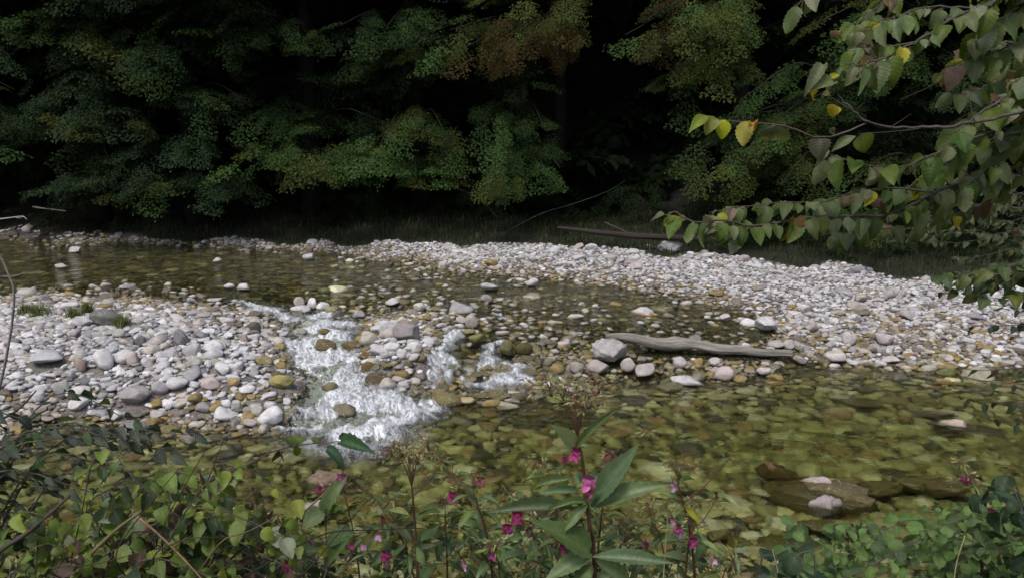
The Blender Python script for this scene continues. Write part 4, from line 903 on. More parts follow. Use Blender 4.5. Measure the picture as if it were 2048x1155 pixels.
# ---- overhanging tree: thing > branch > leaves
PALE = (.125, .17, .065); PALE2 = (.19, .23, .12); MIDG = (.11, .17, .03); DEEP = (.06, .11, .02); YEL = (.42, .40, .035); YG = (.24, .30, .04); PINKB = (.26, .19, .15); BRN = (.20, .10, .05); ORG = (.5, .25, .03)
def leaf_col():
    return var(rnd.choices([PALE, PALE2, MIDG, DEEP, YEL, PINKB, BRN], [34, 24, 20, 12, 4, 6, 1])[0])
def branch(parent, pts, r0, step, L, kind='ovate', colf=leaf_col, hang=.8, start=0.0, leafm=None, wr=.68, petiole=.012, extra=None, n=None, dens=1.0, name='branch'):
    path = smooth_path(pts, n or max(8, 4 * len(pts))); ln = np.concatenate([[0], np.cumsum(np.linalg.norm(np.diff(path, axis=0), axis=1))])
    jit = np.array([[rnd.gauss(0, 1) for _ in range(3)] for _ in path]) * L * .03; jit[0] = 0; path = path + jit
    V, F = tube(path, np.linspace(r0, r0 * .3, len(path)), 6); b = Soup(); b.add(V, F, (.085, .07, .06, 1))
    lf = Soup(); t = start * ln[-1]; sd = 1
    while t < ln[-1]:
        p = np.array([np.interp(t, ln, path[:, i]) for i in range(3)]); q = np.array([np.interp(min(t + .02, ln[-1] + .02), ln, path[:, i]) for i in range(3)])
        d = nrmz(q - p) if np.linalg.norm(q - p) > 1e-5 else nrmz(path[-1] - path[-2]); side = nrmz(np.cross(d, [0, 0, 1]))
        if rnd.random() < dens:
            dr = nrmz(d * .5 + side * sd * rnd.uniform(.3, .9) + np.array([rnd.gauss(0, .15), rnd.gauss(0, .2), -hang * rnd.uniform(.4, 1.4)]))
            up = nrmz(np.array([rnd.gauss(-.1, .35), -.55 + rnd.gauss(0, .35), .75]))
            pe = p + nrmz(dr + np.array([0, 0, .3])) * petiole * rnd.uniform(.6, 1.4)
            V, F = tube([p, (p + pe) / 2, pe], .0009, 4); b.add(V, F, (.16, .12, .07, 1))
            c_ = colf(); l_ = L * rnd.choice([rnd.uniform(.4, .8), rnd.uniform(.7, 1.15), rnd.uniform(.9, 1.3)])
            kd = 'curled' if (kind == 'ovate' and c_[0] > c_[1] * 1.15 and rnd.random() < .6) else kind
            add_leaf(lf, pe, dr, up, l_, l_ * wr * rnd.uniform(.85, 1.1), kd, c_)
        sd = -sd; t += step * rnd.uniform(.5, 1.5)
    if extra: extra(lf, b)
    o = b.build(name, M_BARK, parent)
    if lf.n:
        o2 = lf.build('leaves', leafm or M_BIGLEAF, o, origin=np.array(parent.location))
    return o
TB = np.array([3.2, 2.3, float(H(3.2, 2.3)) - .1])
ot = empty('broadleaf_tree', TB); tag(ot, 'overhanging tree reaching in from the right with large drooping grey green and yellow leaves', 'tree')
tk = Soup(); tpath = smooth_path([TB, TB + [.05, .05, 1.5], TB + [-.05, .1, 3], TB + [.1, .1, 5.2]], 16); V, F = tube(tpath, np.linspace(.10, .05, 16), 12); tk.add(V, F, (.09, .075, .06, 1)); tk.build('trunk', M_BARK, ot)
BR = [ # points px,py,Y ; radius ; leaf step ; leaf length ; start ; density
 ([(2500,150,2.3),(2200,190,2.25),(2048,222,2.2),(1985,238,2.15),(1900,252,2.1),(1840,256,2.1),(1780,254,2.05),(1735,245,2.0),(1705,222,2.0),(1680,192,2.0),(1665,160,1.98)], .0075, .045, .085, .25, .0),
 ([(2420,-60,2.4),(2150,-40,2.3),(1990,5,2.2),(1940,22,2.2),(1900,38,2.15),(1870,60,2.15),(1840,80,2.1),(1800,100,2.1),(1765,118,2.05),(1725,128,2.0),(1690,127,2.0)], .007, .030, .085, .2, 1),
 ([(1990,5,2.2),(1940,15,2.2),(1860,12,2.2),(1800,30,2.15),(1757,46,2.1),(1715,62,2.1)], .004, .035, .075, .2, 1),
 ([(2100,-120,2.4),(1900,-60,2.35),(1790,-20,2.3),(1760,10,2.25),(1730,35,2.2),(1695,52,2.15)], .004, .045, .07, .3, 1),
 ([(2100,-120,2.4),(1800,-90,2.3),(1680,-40,2.3),(1620,-12,2.2),(1585,15,2.2)], .004, .06, .07, .55, .9),
 ([(2500,280,2.6),(2200,300,2.5),(2048,330,2.4),(1960,350,2.4),(1870,385,2.3),(1790,425,2.3),(1700,432,2.25),(1620,434,2.2),(1560,445,2.2),(1500,452,2.15),(1440,440,2.1),(1390,445,2.1),(1350,425,2.1),(1330,430,2.1)], .008, .032, .078, .2, .95),
 ([(1870,385,2.3),(1780,375,2.3),(1700,385,2.3),(1640,405,2.25),(1560,405,2.2),(1490,412,2.2),(1420,425,2.15)], .004, .03, .072, .1, .95),
 ([(2500,200,2.5),(2200,240,2.45),(2048,262,2.4),(1960,290,2.4),(1900,320,2.4),(1840,360,2.35),(1770,395,2.3)], .007, .03, .085, .25, 1),
 ([(2400,20,2.5),(2150,60,2.4),(2048,80,2.4),(1990,105,2.35),(1930,118,2.3),(1880,150,2.3)], .005, .034, .085, .3, 1),
 ([(2500,130,2.4),(2200,150,2.4),(2048,158,2.3),(2020,188,2.3),(1960,225,2.25),(1900,270,2.2)], .009, .036, .09, .3, 1),
 ([(2300,-120,2.4),(2120,-40,2.4),(2048,10,2.35),(2000,40,2.3),(1950,70,2.3)], .005, .034, .085, .2, 1),
 ([(2300,230,2.3),(2100,235,2.3),(1990,262,2.25),(1910,290,2.2),(1860,310,2.2),(1800,335,2.15),(1740,330,2.1),(1660,310,2.1)], .005, .034, .085, .3, .8),
 ([(2300,330,2.7),(2100,360,2.6),(2000,400,2.6),(1900,430,2.5),(1820,455,2.5),(1700,462,2.4),(1640,470,2.4)], .004, .038, .08, .25, .8),
 ([(1500,452,2.15),(1440,462,2.15),(1400,455,2.15)], .002, .03, .07, .1, 1),
 ([(2300,60,2.6),(2100,100,2.6),(2000,150,2.6),(1960,180,2.55),(1900,190,2.5)], .005, .04, .09, .3, .8),
 ([(1840,80,2.1),(1790,92,2.1),(1720,90,2.1),(1690,100,2.1)], .003, .035, .08, .2, 1),
 ([(2300,280,2.4),(2080,300,2.4),(1990,330,2.35),(1930,372,2.3),(1880,420,2.3)], .004, .034, .085, .3, .9),
]
for pts, r0, st, L, s0, dn in BR:
    pp = [P(*q) for q in pts]
    if pts[0][0] > 2080:
        z0 = min(max(pp[0][2] - .15, TB[2] + .6), TB[2] + 5); k = int((z0 - TB[2]) / 5.2 * 15); pp = [tpath[k]] + pp[1:]
    def ex(lf, b, s0=s0, dn=dn):
        if dn: return
        tw = lambda q, r: b.add(*tube(smooth_path([P(*k_) for k_ in q], 10), np.linspace(r, r * .4, 10), 5), (.1, .08, .065, 1))
        tw([(1735,245,2.0),(1690,265,2.0),(1640,277,1.98),(1600,262,1.97),(1560,250,1.96),(1500,245,1.95),(1440,240,1.95),(1398,232,1.95)], .0028)
        tw([(1780,256,2.05),(1822,228,2.0)], .0014); tw([(1840,257,2.1),(1800,262,2.0),(1715,268,2.0)], .0014); tw([(1705,222,2),(1660,195,2),(1620,188,2)], .0015); tw([(1950,245,2.1),(1942,215,2.1),(1938,188,2.1)], .0015)
        for q in [(1415,232,1.9,1381,256,1.85,24,'flat',YG),(1436,238,1.9,1405,268,1.9,32,'ovate',(.30,.34,.12)),(1452,240,1.9,1440,281,1.9,32,'ovate',(.42,.46,.03)),(1490,242,1.92,1487,291,1.9,36,'ovate',(.36,.36,.08)),
                  (1505,246,1.92,1512,260,1.9,20,'curled',ORG),(1552,250,1.93,1545,305,1.95,62,'ovate',(.10,.13,.08)),(1540,252,1.95,1516,285,2.0,34,'ovate',(.16,.22,.03)),(1640,277,1.98,1640,318,1.95,44,'ovate',(.08,.08,.05)),
                  (1671,210,2,1655,236,2,24,'ovate',(.5,.42,.03)),(1680,215,2,1663,233,2,18,'ovate',(.5,.48,.1)),(1636,182,2,1610,210,2,8,'curled',(.5,.4,.03)),(1660,187,2,1642,190,2,13,'ovate',(.45,.45,.15)),
                  (1670,255,2,1658,285,2,12,'curled',(.2,.17,.13)),(1712,272,2,1660,300,2,20,'flat',PALE2),(1720,270,2.02,1740,305,2,44,'ovate',(.10,.15,.02)),(1660,300,2,1628,335,2,14,'flat',PALE2),
                  (1672,165,1.98,1622,172,1.95,26,'ovate',PALE2),(1650,130,1.98,1608,168,1.93,26,'ovate',(.17,.2,.12)),(1680,150,1.98,1648,158,1.98,12,'flat',YEL)]:
            px_leaf(lf, *q[:8], var(q[8], .08))
    branch(ot, pp, r0 * .8, st * .56, L * .86, start=s0, dens=dn, extra=ex)

# ---- shrubs built from a base and many target points
def shrub(name, base, targets, r0, L, step, label, cat, kind='ovate', colf=leaf_col, leafm=None, wr=.65, hang=.4, start=.45, arch=.25, group=None, dens=1.0, nb=1, petiole=.01):
    base = np.array([base[0], base[1], float(H(base[0], base[1])) - .05]) if len(base) == 2 else np.array(base)
    e = empty(name, base); tag(e, label, cat, group)
    for T in targets:
        T = np.asarray(T, float); mid = base * .45 + T * .55; mid[2] = max(base[2], T[2] * (1 - arch) + base[2] * arch) + rnd.uniform(0, .12) + arch * .35
        b0 = base + [rnd.gauss(0, .05), rnd.gauss(0, .05), 0]
        branch(e, [b0, mid + [rnd.gauss(0, .06), rnd.gauss(0, .06), 0], T], r0 * rnd.uniform(.7, 1.2), step, L, kind, colf, hang, start, leafm or M_SHRUB, wr, petiole, n=14, dens=dens)
    return e
def inpoly(px, py, poly):
    c_ = False
    for (x1, y1), (x2, y2) in zip(poly, poly[1:] + poly[:1]):
        if (y1 > py) != (y2 > py) and px < (x2 - x1) * (py - y1) / (y2 - y1) + x1: c_ = not c_
    return c_
def targets(poly, n, y0, y1):
    out = []; xs_ = [p[0] for p in poly]; ys_ = [p[1] for p in poly]
    while len(out) < n:
        a, b = rnd.uniform(min(xs_), max(xs_)), rnd.uniform(min(ys_), max(ys_))
        if inpoly(a, b, poly): out.append(P(a, b, rnd.uniform(y0, y1)))
    return out
cols = lambda *cw: (lambda: var(rnd.choices([c[0] for c in cw], [c[1] for c in cw])[0]))
RS = cols(((.07,.10,.035), 40), ((.10,.125,.06), 25), ((.05,.075,.02), 25), ((.16,.16,.04), 6), ((.14,.08,.05), 4))
shrub('riverside_shrub', (4.4, 4.6), targets([(1770,400),(1850,350),(1950,335),(2080,340),(2200,420),(2150,560),(2000,540),(1860,520),(1760,470),(1700,440)], 46, 3.9, 4.8), .007, .052, .035, 'dense small leaved shrub hanging over the gravel at the right edge', 'shrub', 'small', RS, M_SHRUB, .62, .5, .35, .1)
shrub('maple_sapling', (4.0, 4.0), targets([(1800,470),(1860,520),(1830,545),(1900,600),(1990,620),(2080,560),(2100,650),(1960,570)], 16, 3.5, 4.2), .006, .075, .045, 'sapling with sparse pointed leaves drooping over the right gravel bank', 'sapling', 'ovate', cols(((.08,.12,.035), 50), ((.06,.1,.05), 30), ((.12,.15,.03), 20)), M_SHRUB, .75, .35, .5, .1)
shrub('hanging_vine', (3.9, 3.4), [P(1870,640,3.2), P(1905,735,3.2), P(1960,760,3.1), P(2000,840,3.1), P(1930,800,3.2), P(2030,700,3.2), P(1985,660,3.3), P(1890,585,3.4)], .0035, .05, .05, 'thin twig with few leaves trailing over the water at the right edge', 'twig', 'ovate', cols(((.05,.08,.04), 60), ((.08,.11,.03), 25), ((.12,.07,.04), 15)), M_SHRUB, .6, .8, .5, .2, dens=.65)

# bottom right shrub with rounded leaves
RG = cols(((.11,.20,.05), 50), ((.15,.24,.07), 25), ((.07,.12,.045), 25))
shrub('round_leaved_shrub', (1.75, 1.9), targets([(1690,1080),(1760,1040),(1800,1000),(1850,1010),(1900,990),(1980,1000),(2060,1000),(2120,1260),(1600,1260),(1640,1130)], 52, 1.65, 2.25), .0028, .036, .020, 'bright green shrub with small rounded leaves in the lower right corner', 'shrub', 'round', RG, M_SHRUB, .75, .15, .4, .15, petiole=.006)
shrub('round_leaved_shrub', (1.0, 2.0), targets([(1560,1100),(1650,1085),(1760,1090),(1820,1240),(1480,1260),(1540,1130)], 16, 1.7, 2.1), .002, .036, .022, 'low leafy shoots at the left foot of the lower right shrub', 'shrub', 'round', RG, M_SHRUB, .75, .15, .4, .15, petiole=.006)
shrub('nettle', (1.3, 1.55), [P(1960,985,1.6), P(1930,1000,1.62), P(1985,1030,1.6)], .003, .05, .03, 'dark green serrated leaved stem rising out of the lower right shrub', 'plant', 'ovate', cols(((.05,.09,.05), 1)), M_BIGLEAF, .62, .5, .6, .1)
shrub('broad_leaved_plant', (.78, 1.6), [P(1560,1130,1.6), P(1600,1150,1.6), P(1520,1160,1.6)], .003, .055, .04, 'broad dark leaf plant at the bottom edge left of the lower right shrub', 'plant', 'ovate', cols(((.05,.085,.05), 1)), M_BIGLEAF, .85, .2, .6, .1)

# bottom left thicket
WL = cols(((.045,.065,.05), 55), ((.07,.09,.07), 25), ((.04,.08,.025), 20))
shrub('willow_shrub', (-1.9, 1.9), [P(60,1010,2.0), P(0,930,2.0), P(110,960,2.0), P(250,880,2.1), P(300,862,2.1), P(420,862,2.1), P(340,900,2.1), P(180,960,2.1), P(230,930,2.1), P(110,850,2.1), P(150,1000,2.0), P(300,945,2.1), P(380,905,2.1), P(280,840,2.15), P(60,890,2.1), P(20,960,2.0), P(220,985,2.0)], .004, .05, .03, 'willow shrub with dark bluish green leaves over the lower left water', 'shrub', 'small', WL, M_SHRUB, .5, .2, .45, .1)
BRM = cols(((.19,.27,.06), 28), ((.13,.19,.05), 24), ((.26,.33,.06), 13), ((.045,.07,.03), 18), ((.34,.36,.05), 2), ((.10,.065,.055), 10), ((.26,.29,.19), 6))
thpoly = [(60,1030),(200,960),(330,925),(450,935),(540,970),(640,1010),(690,1060),(710,1120),(720,1300),(0,1300),(-60,1080)]
shrub('bramble_thicket', (-1.35, 1.7), targets(thpoly, 84, 1.65, 2.3), .0032, .049, .028, 'tangled bramble thicket of broad green and yellow leaves in the lower left corner', 'bramble', 'ovate', BRM, M_BIGLEAF, .72, .3, .3, .12)
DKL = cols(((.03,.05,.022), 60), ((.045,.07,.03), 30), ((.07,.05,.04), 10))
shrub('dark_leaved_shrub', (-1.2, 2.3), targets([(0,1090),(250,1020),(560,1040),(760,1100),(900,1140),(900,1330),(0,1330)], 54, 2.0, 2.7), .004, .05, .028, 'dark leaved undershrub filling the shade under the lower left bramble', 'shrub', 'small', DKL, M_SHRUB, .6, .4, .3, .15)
shrub('low_herb', (.25, 2.3), targets([(620,1100),(900,1085),(1200,1110),(1480,1125),(1500,1300),(620,1300)], 54, 1.9, 2.5), .002, .06, .028, 'low green leafy herb growing between the pink flower stems', 'plant', 'lance', cols(((.08,.13,.045), 55), ((.10,.15,.06), 30), ((.05,.08,.035), 15)), M_BALSAM, .3, .15, .35, .1)
# twig with a few serrated leaves reaching over the cascade foot
e = empty('hazel_twig', P(100, 1240, 1.75)); tag(e, 'long bare twig with a few toothed leaves at its tip below the cascade', 'twig')
def ex(lf, b):
    for q in [(588,890,1.9,572,872,1.9,22,'ovate',(.07,.12,.04)),(590,892,1.9,600,915,1.9,18,'ovate',(.13,.18,.02)),(600,888,1.9,588,868,1.9,26,'ovate',(.12,.18,.03)),(636,884,1.9,622,872,1.9,16,'ovate',(.11,.16,.04)),
              (680,884,1.9,742,890,1.85,34,'ovate',(.06,.13,.05)),(676,878,1.9,720,868,1.95,22,'ovate',(.09,.13,.06)),(655,895,1.9,690,925,1.85,26,'ovate',(.05,.10,.05)),(560,900,1.9,555,940,1.9,26,'curled',(.05,.045,.03))]:
        px_leaf(lf, *q[:8], var(q[8], .1))
branch(e, [P(100,1240,1.75), P(250,1090,1.8), P(400,990,1.85), P(520,915,1.9), P(580,892,1.9), P(640,885,1.9), P(690,882,1.9)], .004, .05, .05, extra=ex, dens=0)
def bare(name, pts, r, label, col=(.12, .1, .08, 1), cat='stick', side=()):
    pp = smooth_path([P(*q) for q in pts], 18); s = Soup(); s.add(*tube(pp, np.linspace(r, r * .45, 18), 7), col)
    for sd in side: s.add(*tube(smooth_path([P(*q) for q in sd], 8), np.linspace(r * .5, r * .2, 8), 5), col)
    o = s.build(name, M_BARK, origin=pp[0]); tag(o, label, cat)
bare('dead_twig', [(-60,1000,3),(-20,850,3),(5,750,3),(15,700,3),(25,640,3),(28,580,3),(15,545,3),(0,512,3),(-30,490,3)], .0065, 'thin bare grey sapling standing at the left edge before the gravel bar', (.22,.2,.17,1), 'sapling', [[(27,552,3),(10,553,3),(-20,550,3)],[(27,552,3),(40,549,3),(49,542,3)]])
bare('dead_twig', [(-80,445,3.2),(0,438,3.2),(25,435,3.2),(45,433,3.2),(54,439,3.2)], .0035, 'pale crooked twig tip poking in at the left edge below the trees', (.4,.38,.33,1), 'twig', [[(30,435,3.2),(40,436,3.2),(48,432,3.2)]])
bare('dead_stick', [(-80,890,2.2),(0,840,2.2),(40,815,2.2),(72,780,2.2)], .005, 'dark bare stick pointing up right at the left edge of the bar', (.07,.06,.05,1))
bare('dead_stick', [(275,1032,1.7),(320,1070,1.68),(380,1130,1.65),(440,1200,1.6)], .003, 'straight brown dead stem slanting down right through the bramble', (.22,.13,.08,1))
bare('bramble_cane', [(60,1200,1.7),(150,1135,1.72),(230,1060,1.75),(290,1015,1.8),(340,960,1.85)], .006, 'thick arching cane crossing the bramble thicket', (.13,.11,.05,1), 'cane')
bare('bramble_cane', [(-60,1150,1.7),(0,1100,1.72),(60,1060,1.75),(140,990,1.8)], .008, 'dark thick cane entering from the left edge of the bramble', (.06,.05,.04,1), 'cane')
for q, lab in (([(1905,1200,1.6),(1912,1130,1.6),(1930,1070,1.6)], 'dry straw coloured grass stalk in the lower right shrub'), ([(1560,1190,1.6),(1555,1140,1.6),(1545,1098,1.6)], 'dry grass stalk left of the lower right shrub'), ([(1325,1200,1.8),(1330,1100,1.8),(1338,1010,1.8)], 'tall dry straw between the right hand pink flowers')):
    bare('grass_stalk', q, .0018, lab, (.38,.32,.15,1), 'grass stalk')

# ---- Himalayan balsam: thing > stem, leaves, seed_head, flower (> petals stay in its mesh)
MAG = (.34, .04, .17); PNK = (.46, .12, .33); LIL = (.62, .36, .62)
def flower(parent, p, size, col):
    s = Soup(); c1 = var(col, .1); c2 = np.clip(var(np.array(col) * 1.3 + .03, .1), 0, 1); c3 = np.clip(np.array(col) * .6, 0, 1)
    V, F = ICO[2]; V = V * [.26, .38, .30] * size; V = V * (1 + .3 * V[:, 1:2] / size); a = rnd.uniform(-.9, .9)
    F4 = np.column_stack([F, F[:, 2]]); 
    # pouch: an open ring of quads so that all faces stay quads
    ring = []; 
    for k, (yy_, rr) in enumerate([(-.42, .06), (-.3, .17), (-.1, .25), (.1, .27), (.22, .22)]):
        ring.append((np.array([0, yy_, -.1 + .1 * k * 0]) * size, rr * size))
    V, F = tube([r_[0] for r_ in ring], [r_[1] for r_ in ring], 8); M = rotm(rnd.uniform(-.3, .3), 0, a + math.pi)
    s.add(V @ M.T + p, F, tuple(c1) + (1,))
    f = M @ np.array([0, 1, 0.]); x = M @ np.array([1, 0, 0.]); z = np.array([0, 0, 1.])
    q = p + f * .1 * size
    add_leaf(s, q, -z * .8 + x * .5 + f * .4, f, .75 * size, .5 * size, 'round', c2); add_leaf(s, q, -z * .8 - x * .5 + f * .4, f, .75 * size, .5 * size, 'round', c2)
    add_leaf(s, q, z + f * .3, -f, .55 * size, .7 * size, 'round', c3); add_leaf(s, q, x + z * .3 + f * .3, f, .45 * size, .35 * size, 'round', c1); add_leaf(s, q, -x + z * .3 + f * .3, f, .45 * size, .35 * size, 'round', c1)
    s.add(*tube([p, p + [0, 0, size * .45], p + np.array([x[0] * .2, 0, .9]) * size], .0011, 4), (.2, .06, .04, 1))
    return s.build('flower', M_PETAL, parent)
FLW = [(1153,905,1.72,34,MAG),(1178,962,1.7,40,PNK),(960,957,2.0,28,MAG),(908,988,2.0,34,MAG),(1035,1028,1.8,38,MAG),(1012,1052,1.8,34,MAG),(1057,1060,1.8,26,MAG),(988,1105,1.9,28,MAG),(775,1108,1.9,34,MAG),(757,1070,2.0,20,LIL),
 (765,1035,2.1,16,MAG),(685,950,2.0,32,PNK),(638,975,2.0,20,MAG),(610,1075,1.9,28,PNK),(578,1128,1.8,36,MAG),(728,1090,2.0,20,LIL),(1345,968,1.9,26,LIL),(1355,1058,1.8,32,PNK),(1385,1078,1.8,30,MAG),(1345,1040,1.85,20,LIL),
 (1291,1085,1.9,22,MAG),(1220,1140,1.9,18,PNK),(1430,1118,1.8,18,LIL),(1127,1094,1.8,26,MAG),(1215,907,1.9,16,MAG),(748,1048,2.1,16,MAG),(1128,917,1.8,18,MAG),(930,1130,1.9,20,LIL),(703,1090,2.0,18,PNK),(1178,985,1.7,22,PNK)]
flw_used = set()
def balsam(top, bot, Yd, label, leaves=6, headr=60, wpx=7, Lpx=95, explicit=(), mids=()):
    t, b = P(top[0], top[1], Yd), P(bot[0], bot[1], Yd + .02)
    dz = b - t; gz_ = float(H(b[0], Yd)); k = (gz_ - b[2]) / dz[2]; base = b + dz * k * np.array([.4, .4, 1]); base[2] = gz_ - .03
    e = empty('balsam_plant', base); tag(e, label, 'flowering plant', 'pink balsam plants along the near bank')
    path = smooth_path([base, b] + [P(m[0], m[1], Yd) for m in mids] + [t], 18); zz_ = np.array([p_[2] for p_ in path])
    st = Soup(); r_ = wpx / FPX * Yd / 2
    rr = np.interp(np.linspace(0, 1, 18), [0, .45, .8, 1], [r_ * 1.5, r_ * 1.1, r_ * .7, r_ * .35])
    st.add(*tube(path, rr, 8), (.085, .04, .025, 1)); lf = Soup(); heads = []
    mpp = Yd / FPX
    def node(q, nl, L, a0):
        for i in range(nl):
            a = a0 + i * 2 * math.pi / nl + rnd.gauss(0, .25); d = np.array([math.cos(a), math.sin(a) * .8, rnd.uniform(.1, .55)])
            l_ = L * rnd.uniform(.65, 1.15); pe = q + d * .012
            add_leaf(lf, pe, d, (0, -.25, 1), l_, l_ * rnd.uniform(.20, .28), 'lance', var(rnd.choice([(.13,.21,.08), (.17,.24,.11), (.10,.16,.065), (.18,.24,.07)])), None)
    a0 = rnd.uniform(0, 6)
    for i in range(leaves):
        f = .98 - i * .62 / leaves; q = path[min(17, int(f * 17))]; Lm = Lpx * mpp * (.5 + .7 * i / leaves); a0 += 1.1
        node(q, rnd.choice([2, 3, 3]), Lm, a0)
        if i in (1, 3):
            a = rnd.uniform(-.5, .5) + (0 if rnd.random() < .5 else math.pi); tip = q + np.array([math.cos(a) * .07, rnd.gauss(0, .03), .09]) * rnd.uniform(.8, 1.5)
            st.add(*tube(smooth_path([q, q * .5 + tip * .5 - [0, 0, .012], tip], 8), np.linspace(r_ * .55, r_ * .25, 8), 5), (.11, .045, .03, 1)); node(tip, 3, Lm * .5, a0); heads.append((tip, headr * .35 * mpp, 7))
    if headr > 50:
        for i in range(4):
            a = i * 1.6 + .4; tp = t + np.array([math.cos(a) * .75, math.sin(a) * .4, .1 if i % 2 else .4]) * headr * mpp
            st.add(*tube(smooth_path([path[-3], t * .6 + tp * .4 - [0, 0, .005], tp], 8), np.linspace(r_ * .5, r_ * .25, 8), 5), (.09, .05, .03, 1)); heads.append((tp, headr * .62 * mpp, 12))
    heads.append((t, headr * (.6 if headr > 50 else 1) * mpp, 14))
    for q in explicit: px_leaf(lf, *q)
    st.build('stem', M_STEM, e); lf.build('leaves', M_BALSAM, e); [head_part(e, *h_) for h_ in heads]
    return e
def head_part(e, p, R_, n):
    s = Soup(); head(s, p, R_, n); s.build('seed_head', M_STEM, e)
def head(s, p, R_, n):
    for i in range(n):
        a = rnd.uniform(0, 6.28); el = rnd.uniform(.15, 1.35); R1 = R_ * rnd.uniform(.6, 1.1)
        tip = p + R1 * np.array([math.cos(a) * math.cos(el), .8 * math.sin(a) * math.cos(el), math.sin(el)])
        s.add(*tube(smooth_path([p, p * .5 + tip * .5 + [0, 0, R1 * .08], tip], 6), np.linspace(.0013, .0006, 6), 4), rnd.choice([(.16, .08, .045, 1), (.13, .13, .06, 1)]))
        for j in range(rnd.choice([1, 2, 3])):
            d = nrmz(np.array([math.cos(a) * .7, math.sin(a) * .5, 0]) + [rnd.gauss(0, .4), rnd.gauss(0, .4), rnd.uniform(-1.1, .5)]); L = rnd.uniform(.010, .02) ; q = tip + d * .008
            s.add(*tube([tip, q], .0006, 4), (.2, .06, .05, 1))
            c_ = rnd.choice([(.22,.24,.08), (.17,.22,.06), (.17,.08,.05), (.33,.32,.14)])
            s.add(*tube([q, q + d * L * .25, q + d * L * .6, q + d * L], [.0006, .0022, .0019, .0003], 5), c_ + (1,))
BLG = (.17,.24,.11); BLD = (.12,.19,.095)
BAL = [
 balsam((1150,815), (1190,1155), 1.74, 'tallest balsam with wide seed head and big pointed leaves at centre', 0, 74, 7.5, 100, [
   (1182,1012,1.74,1270,886,1.70,48,'flat',BLD),(1185,1015,1.74,1332,951,1.70,44,'flat',BLG),(1150,900,1.74,1224,812,1.72,20,'flat',(.12,.17,.06)),(1158,902,1.74,1106,846,1.72,34,'flat',(.13,.17,.07)),
   (1160,1018,1.74,962,1008,1.70,30,'flat',(.10,.14,.07)),(1178,1005,1.74,1085,1008,1.70,18,'lance',BLG),(1180,1108,1.74,1076,1036,1.68,62,'ovate',(.11,.17,.055)),(1175,1008,1.74,1126,1052,1.68,22,'lance',BLG),
   (1178,1010,1.74,1182,985,1.7,14,'lance',BLG),(1182,1112,1.74,1352,1118,1.68,34,'flat',BLD),(1186,1108,1.74,1080,1160,1.7,40,'lance',BLG),(1160,985,1.74,1070,978,1.72,20,'lance',BLD),(1150,958,1.74,1050,968,1.74,16,'lance',BLG),
   (1190,1120,1.74,1290,1180,1.7,40,'ovate',BLG),(1158,968,1.74,1155,938,1.76,16,'lance',BLD),(1170,985,1.74,1200,930,1.8,26,'lance',BLG),(1185,1130,1.74,1130,1180,1.7,34,'ovate',(.1,.16,.04))], [(1180,1060),(1172,980),(1163,905),(1158,890)]),
 balsam((820,925), (836,1155), 1.95, 'balsam with flat topped brown seed head left of the tallest one', 5, 58, 6, 90),
 balsam((945,975), (985,1150), 1.95, 'balsam leaning left with two magenta flowers beside its seed head', 6, 48, 6, 105),
 balsam((1352,945), (1390,1155), 1.9, 'balsam with dense reddish seed head right of the tallest one', 6, 42, 6, 80),
 balsam((1075,935), (1170,1060), 1.85, 'slender balsam side shoot left of the tallest stem', 4, 22, 4, 80),
 balsam((1225,920), (1200,1060), 1.9, 'slender balsam shoot with small closed buds right of the tallest stem', 3, 22, 4, 60),
 balsam((760,1010), (830,1160), 2.05, 'balsam with tiny red buds behind the pale lilac flowers', 5, 24, 4, 80),
 balsam((690,985), (720,1160), 2.05, 'balsam with thin red stalks beside the reddish pool rock', 4, 40, 4, 70),
 balsam((890,1010), (895,1160), 2.1, 'thin balsam between the two seed heads left of centre', 4, 24, 4, 80),
 balsam((1240,1050), (1250,1160), 2.0, 'short balsam with a drooping seed head under the big pointed leaves', 4, 32, 4, 70),
 balsam((1300,1030), (1335,1160), 1.95, 'short balsam with nodding pods left of the dense reddish seed head', 4, 34, 4, 80),
 balsam((1385,1050), (1370,1160), 1.85, 'balsam with yellow lower leaves and two bright pink flowers', 4, 18, 5, 80, [(1368,1010,1.85,1408,1048,1.83,18,'flat',(.4,.42,.04)),(1385,1065,1.85,1418,1060,1.83,10,'flat',(.4,.4,.04))]),
 balsam((1040,1050), (1150,1130), 1.82, 'leafy balsam branch carrying three magenta flowers at centre', 4, 16, 4, 80),
 balsam((600,1060), (640,1160), 1.95, 'small balsam at the right edge of the bramble thicket', 4, 20, 4, 70),
 balsam((1125,1085), (1120,1160), 1.85, 'short balsam with a reddish flower below the big broad leaf', 4, 16, 4, 70),
 balsam((990,1095), (1000,1160), 1.9, 'short balsam with a single magenta flower at the bottom edge', 4, 16, 4, 80),
 balsam((1470,1130), (1440,1170), 1.8, 'low balsam with one pale lilac flower near the pool pebbles', 3, 14, 3, 60),
 balsam((1935,965), (1960,1060), 1.9, 'balsam with a magenta flower rising behind the lower right shrub', 3, 22, 4, 60)]
FLW += [(1932,958,1.9,26,MAG),(1985,1022,1.8,20,MAG)]
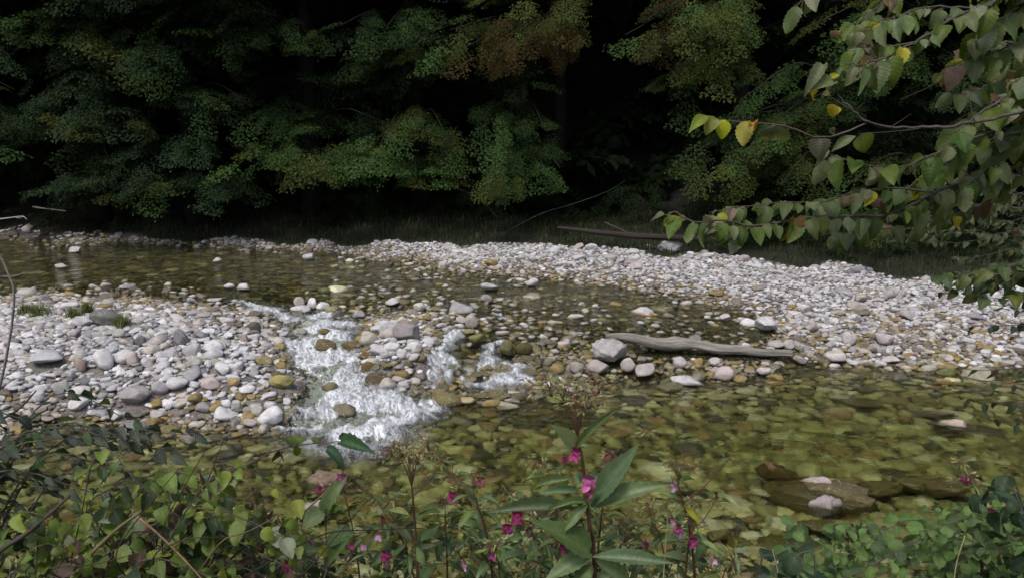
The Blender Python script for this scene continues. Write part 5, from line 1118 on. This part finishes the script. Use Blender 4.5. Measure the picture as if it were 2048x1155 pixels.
btop = [np.array(e_.location) for e_ in BAL]; bpx = [(1150,950),(820,1000),(930,980),(1350,1000),(1100,915),(1222,905),(760,1030),(685,970),(890,1050),(1245,1080),(1300,1060),(1380,1075),(1040,1050),(600,1090),(1125,1100),(990,1105),(1435,1120),(1950,990)]
for (px, py, Yd, sz, c_) in FLW:
    k = min(range(len(bpx)), key=lambda i: (bpx[i][0] - px) ** 2 + (bpx[i][1] - py) ** 2)
    flower(BAL[k], P(px, py, Yd), .86 * sz / FPX * Yd, c_)
# reddish stem with three toothed leaves at the top
e = empty('hazel_shoot', P(640, 1240, 1.7)); tag(e, 'upright shoot with two large pale toothed leaves beside the bramble', 'shoot')
def ex(lf, b):
    for q in [(652,1018,1.7,665,968,1.66,36,'ovate',(.13,.19,.08)),(648,1022,1.7,600,1052,1.66,44,'ovate',(.14,.2,.08)),(655,1020,1.7,678,1006,1.66,18,'ovate',(.09,.15,.03)),(655,1085,1.7,700,1058,1.66,40,'flat',(.12,.18,.07)),(650,1100,1.7,545,1110,1.66,26,'flat',(.11,.16,.06)),(652,1130,1.7,690,1075,1.64,34,'flat',(.12,.18,.07))]:
        px_leaf(lf, *q[:8], var(q[8], .05))
branch(e, [P(640,1240,1.7), P(650,1155,1.7), P(652,1080,1.7), P(650,1020,1.7)], .0035, .05, .05, extra=ex, dens=0)

tw = empty('dead_twigs', P(330, 1240, 1.8)); tag(tw, 'dead dark twigs tangled through the lower left bramble', 'dead twigs', kind=None)
for i in range(34):
    x0, y0 = rnd.uniform(40, 640), rnd.uniform(1010, 1230); a = rnd.gauss(-.5, .5); L = rnd.uniform(80, 230); Yd = rnd.uniform(1.62, 2.0)
    q = [P(x0, y0, Yd), P(x0 + L * .5 * math.cos(a), y0 + L * .5 * math.sin(a) + rnd.gauss(0, 10), Yd + .02), P(x0 + L * math.cos(a), y0 + L * math.sin(a), Yd + .05)]
    q.insert(0, q[0] * .5 + np.array(tw.location) * .5)
    t_ = Soup(); t_.add(*tube(smooth_path(q, 14), np.linspace(rnd.uniform(.0015, .0035), .0008, 14), 5), rnd.choice([(.05,.04,.03,1), (.14,.10,.06,1), (.03,.025,.02,1)])); t_.build('twig', M_BARK, tw)
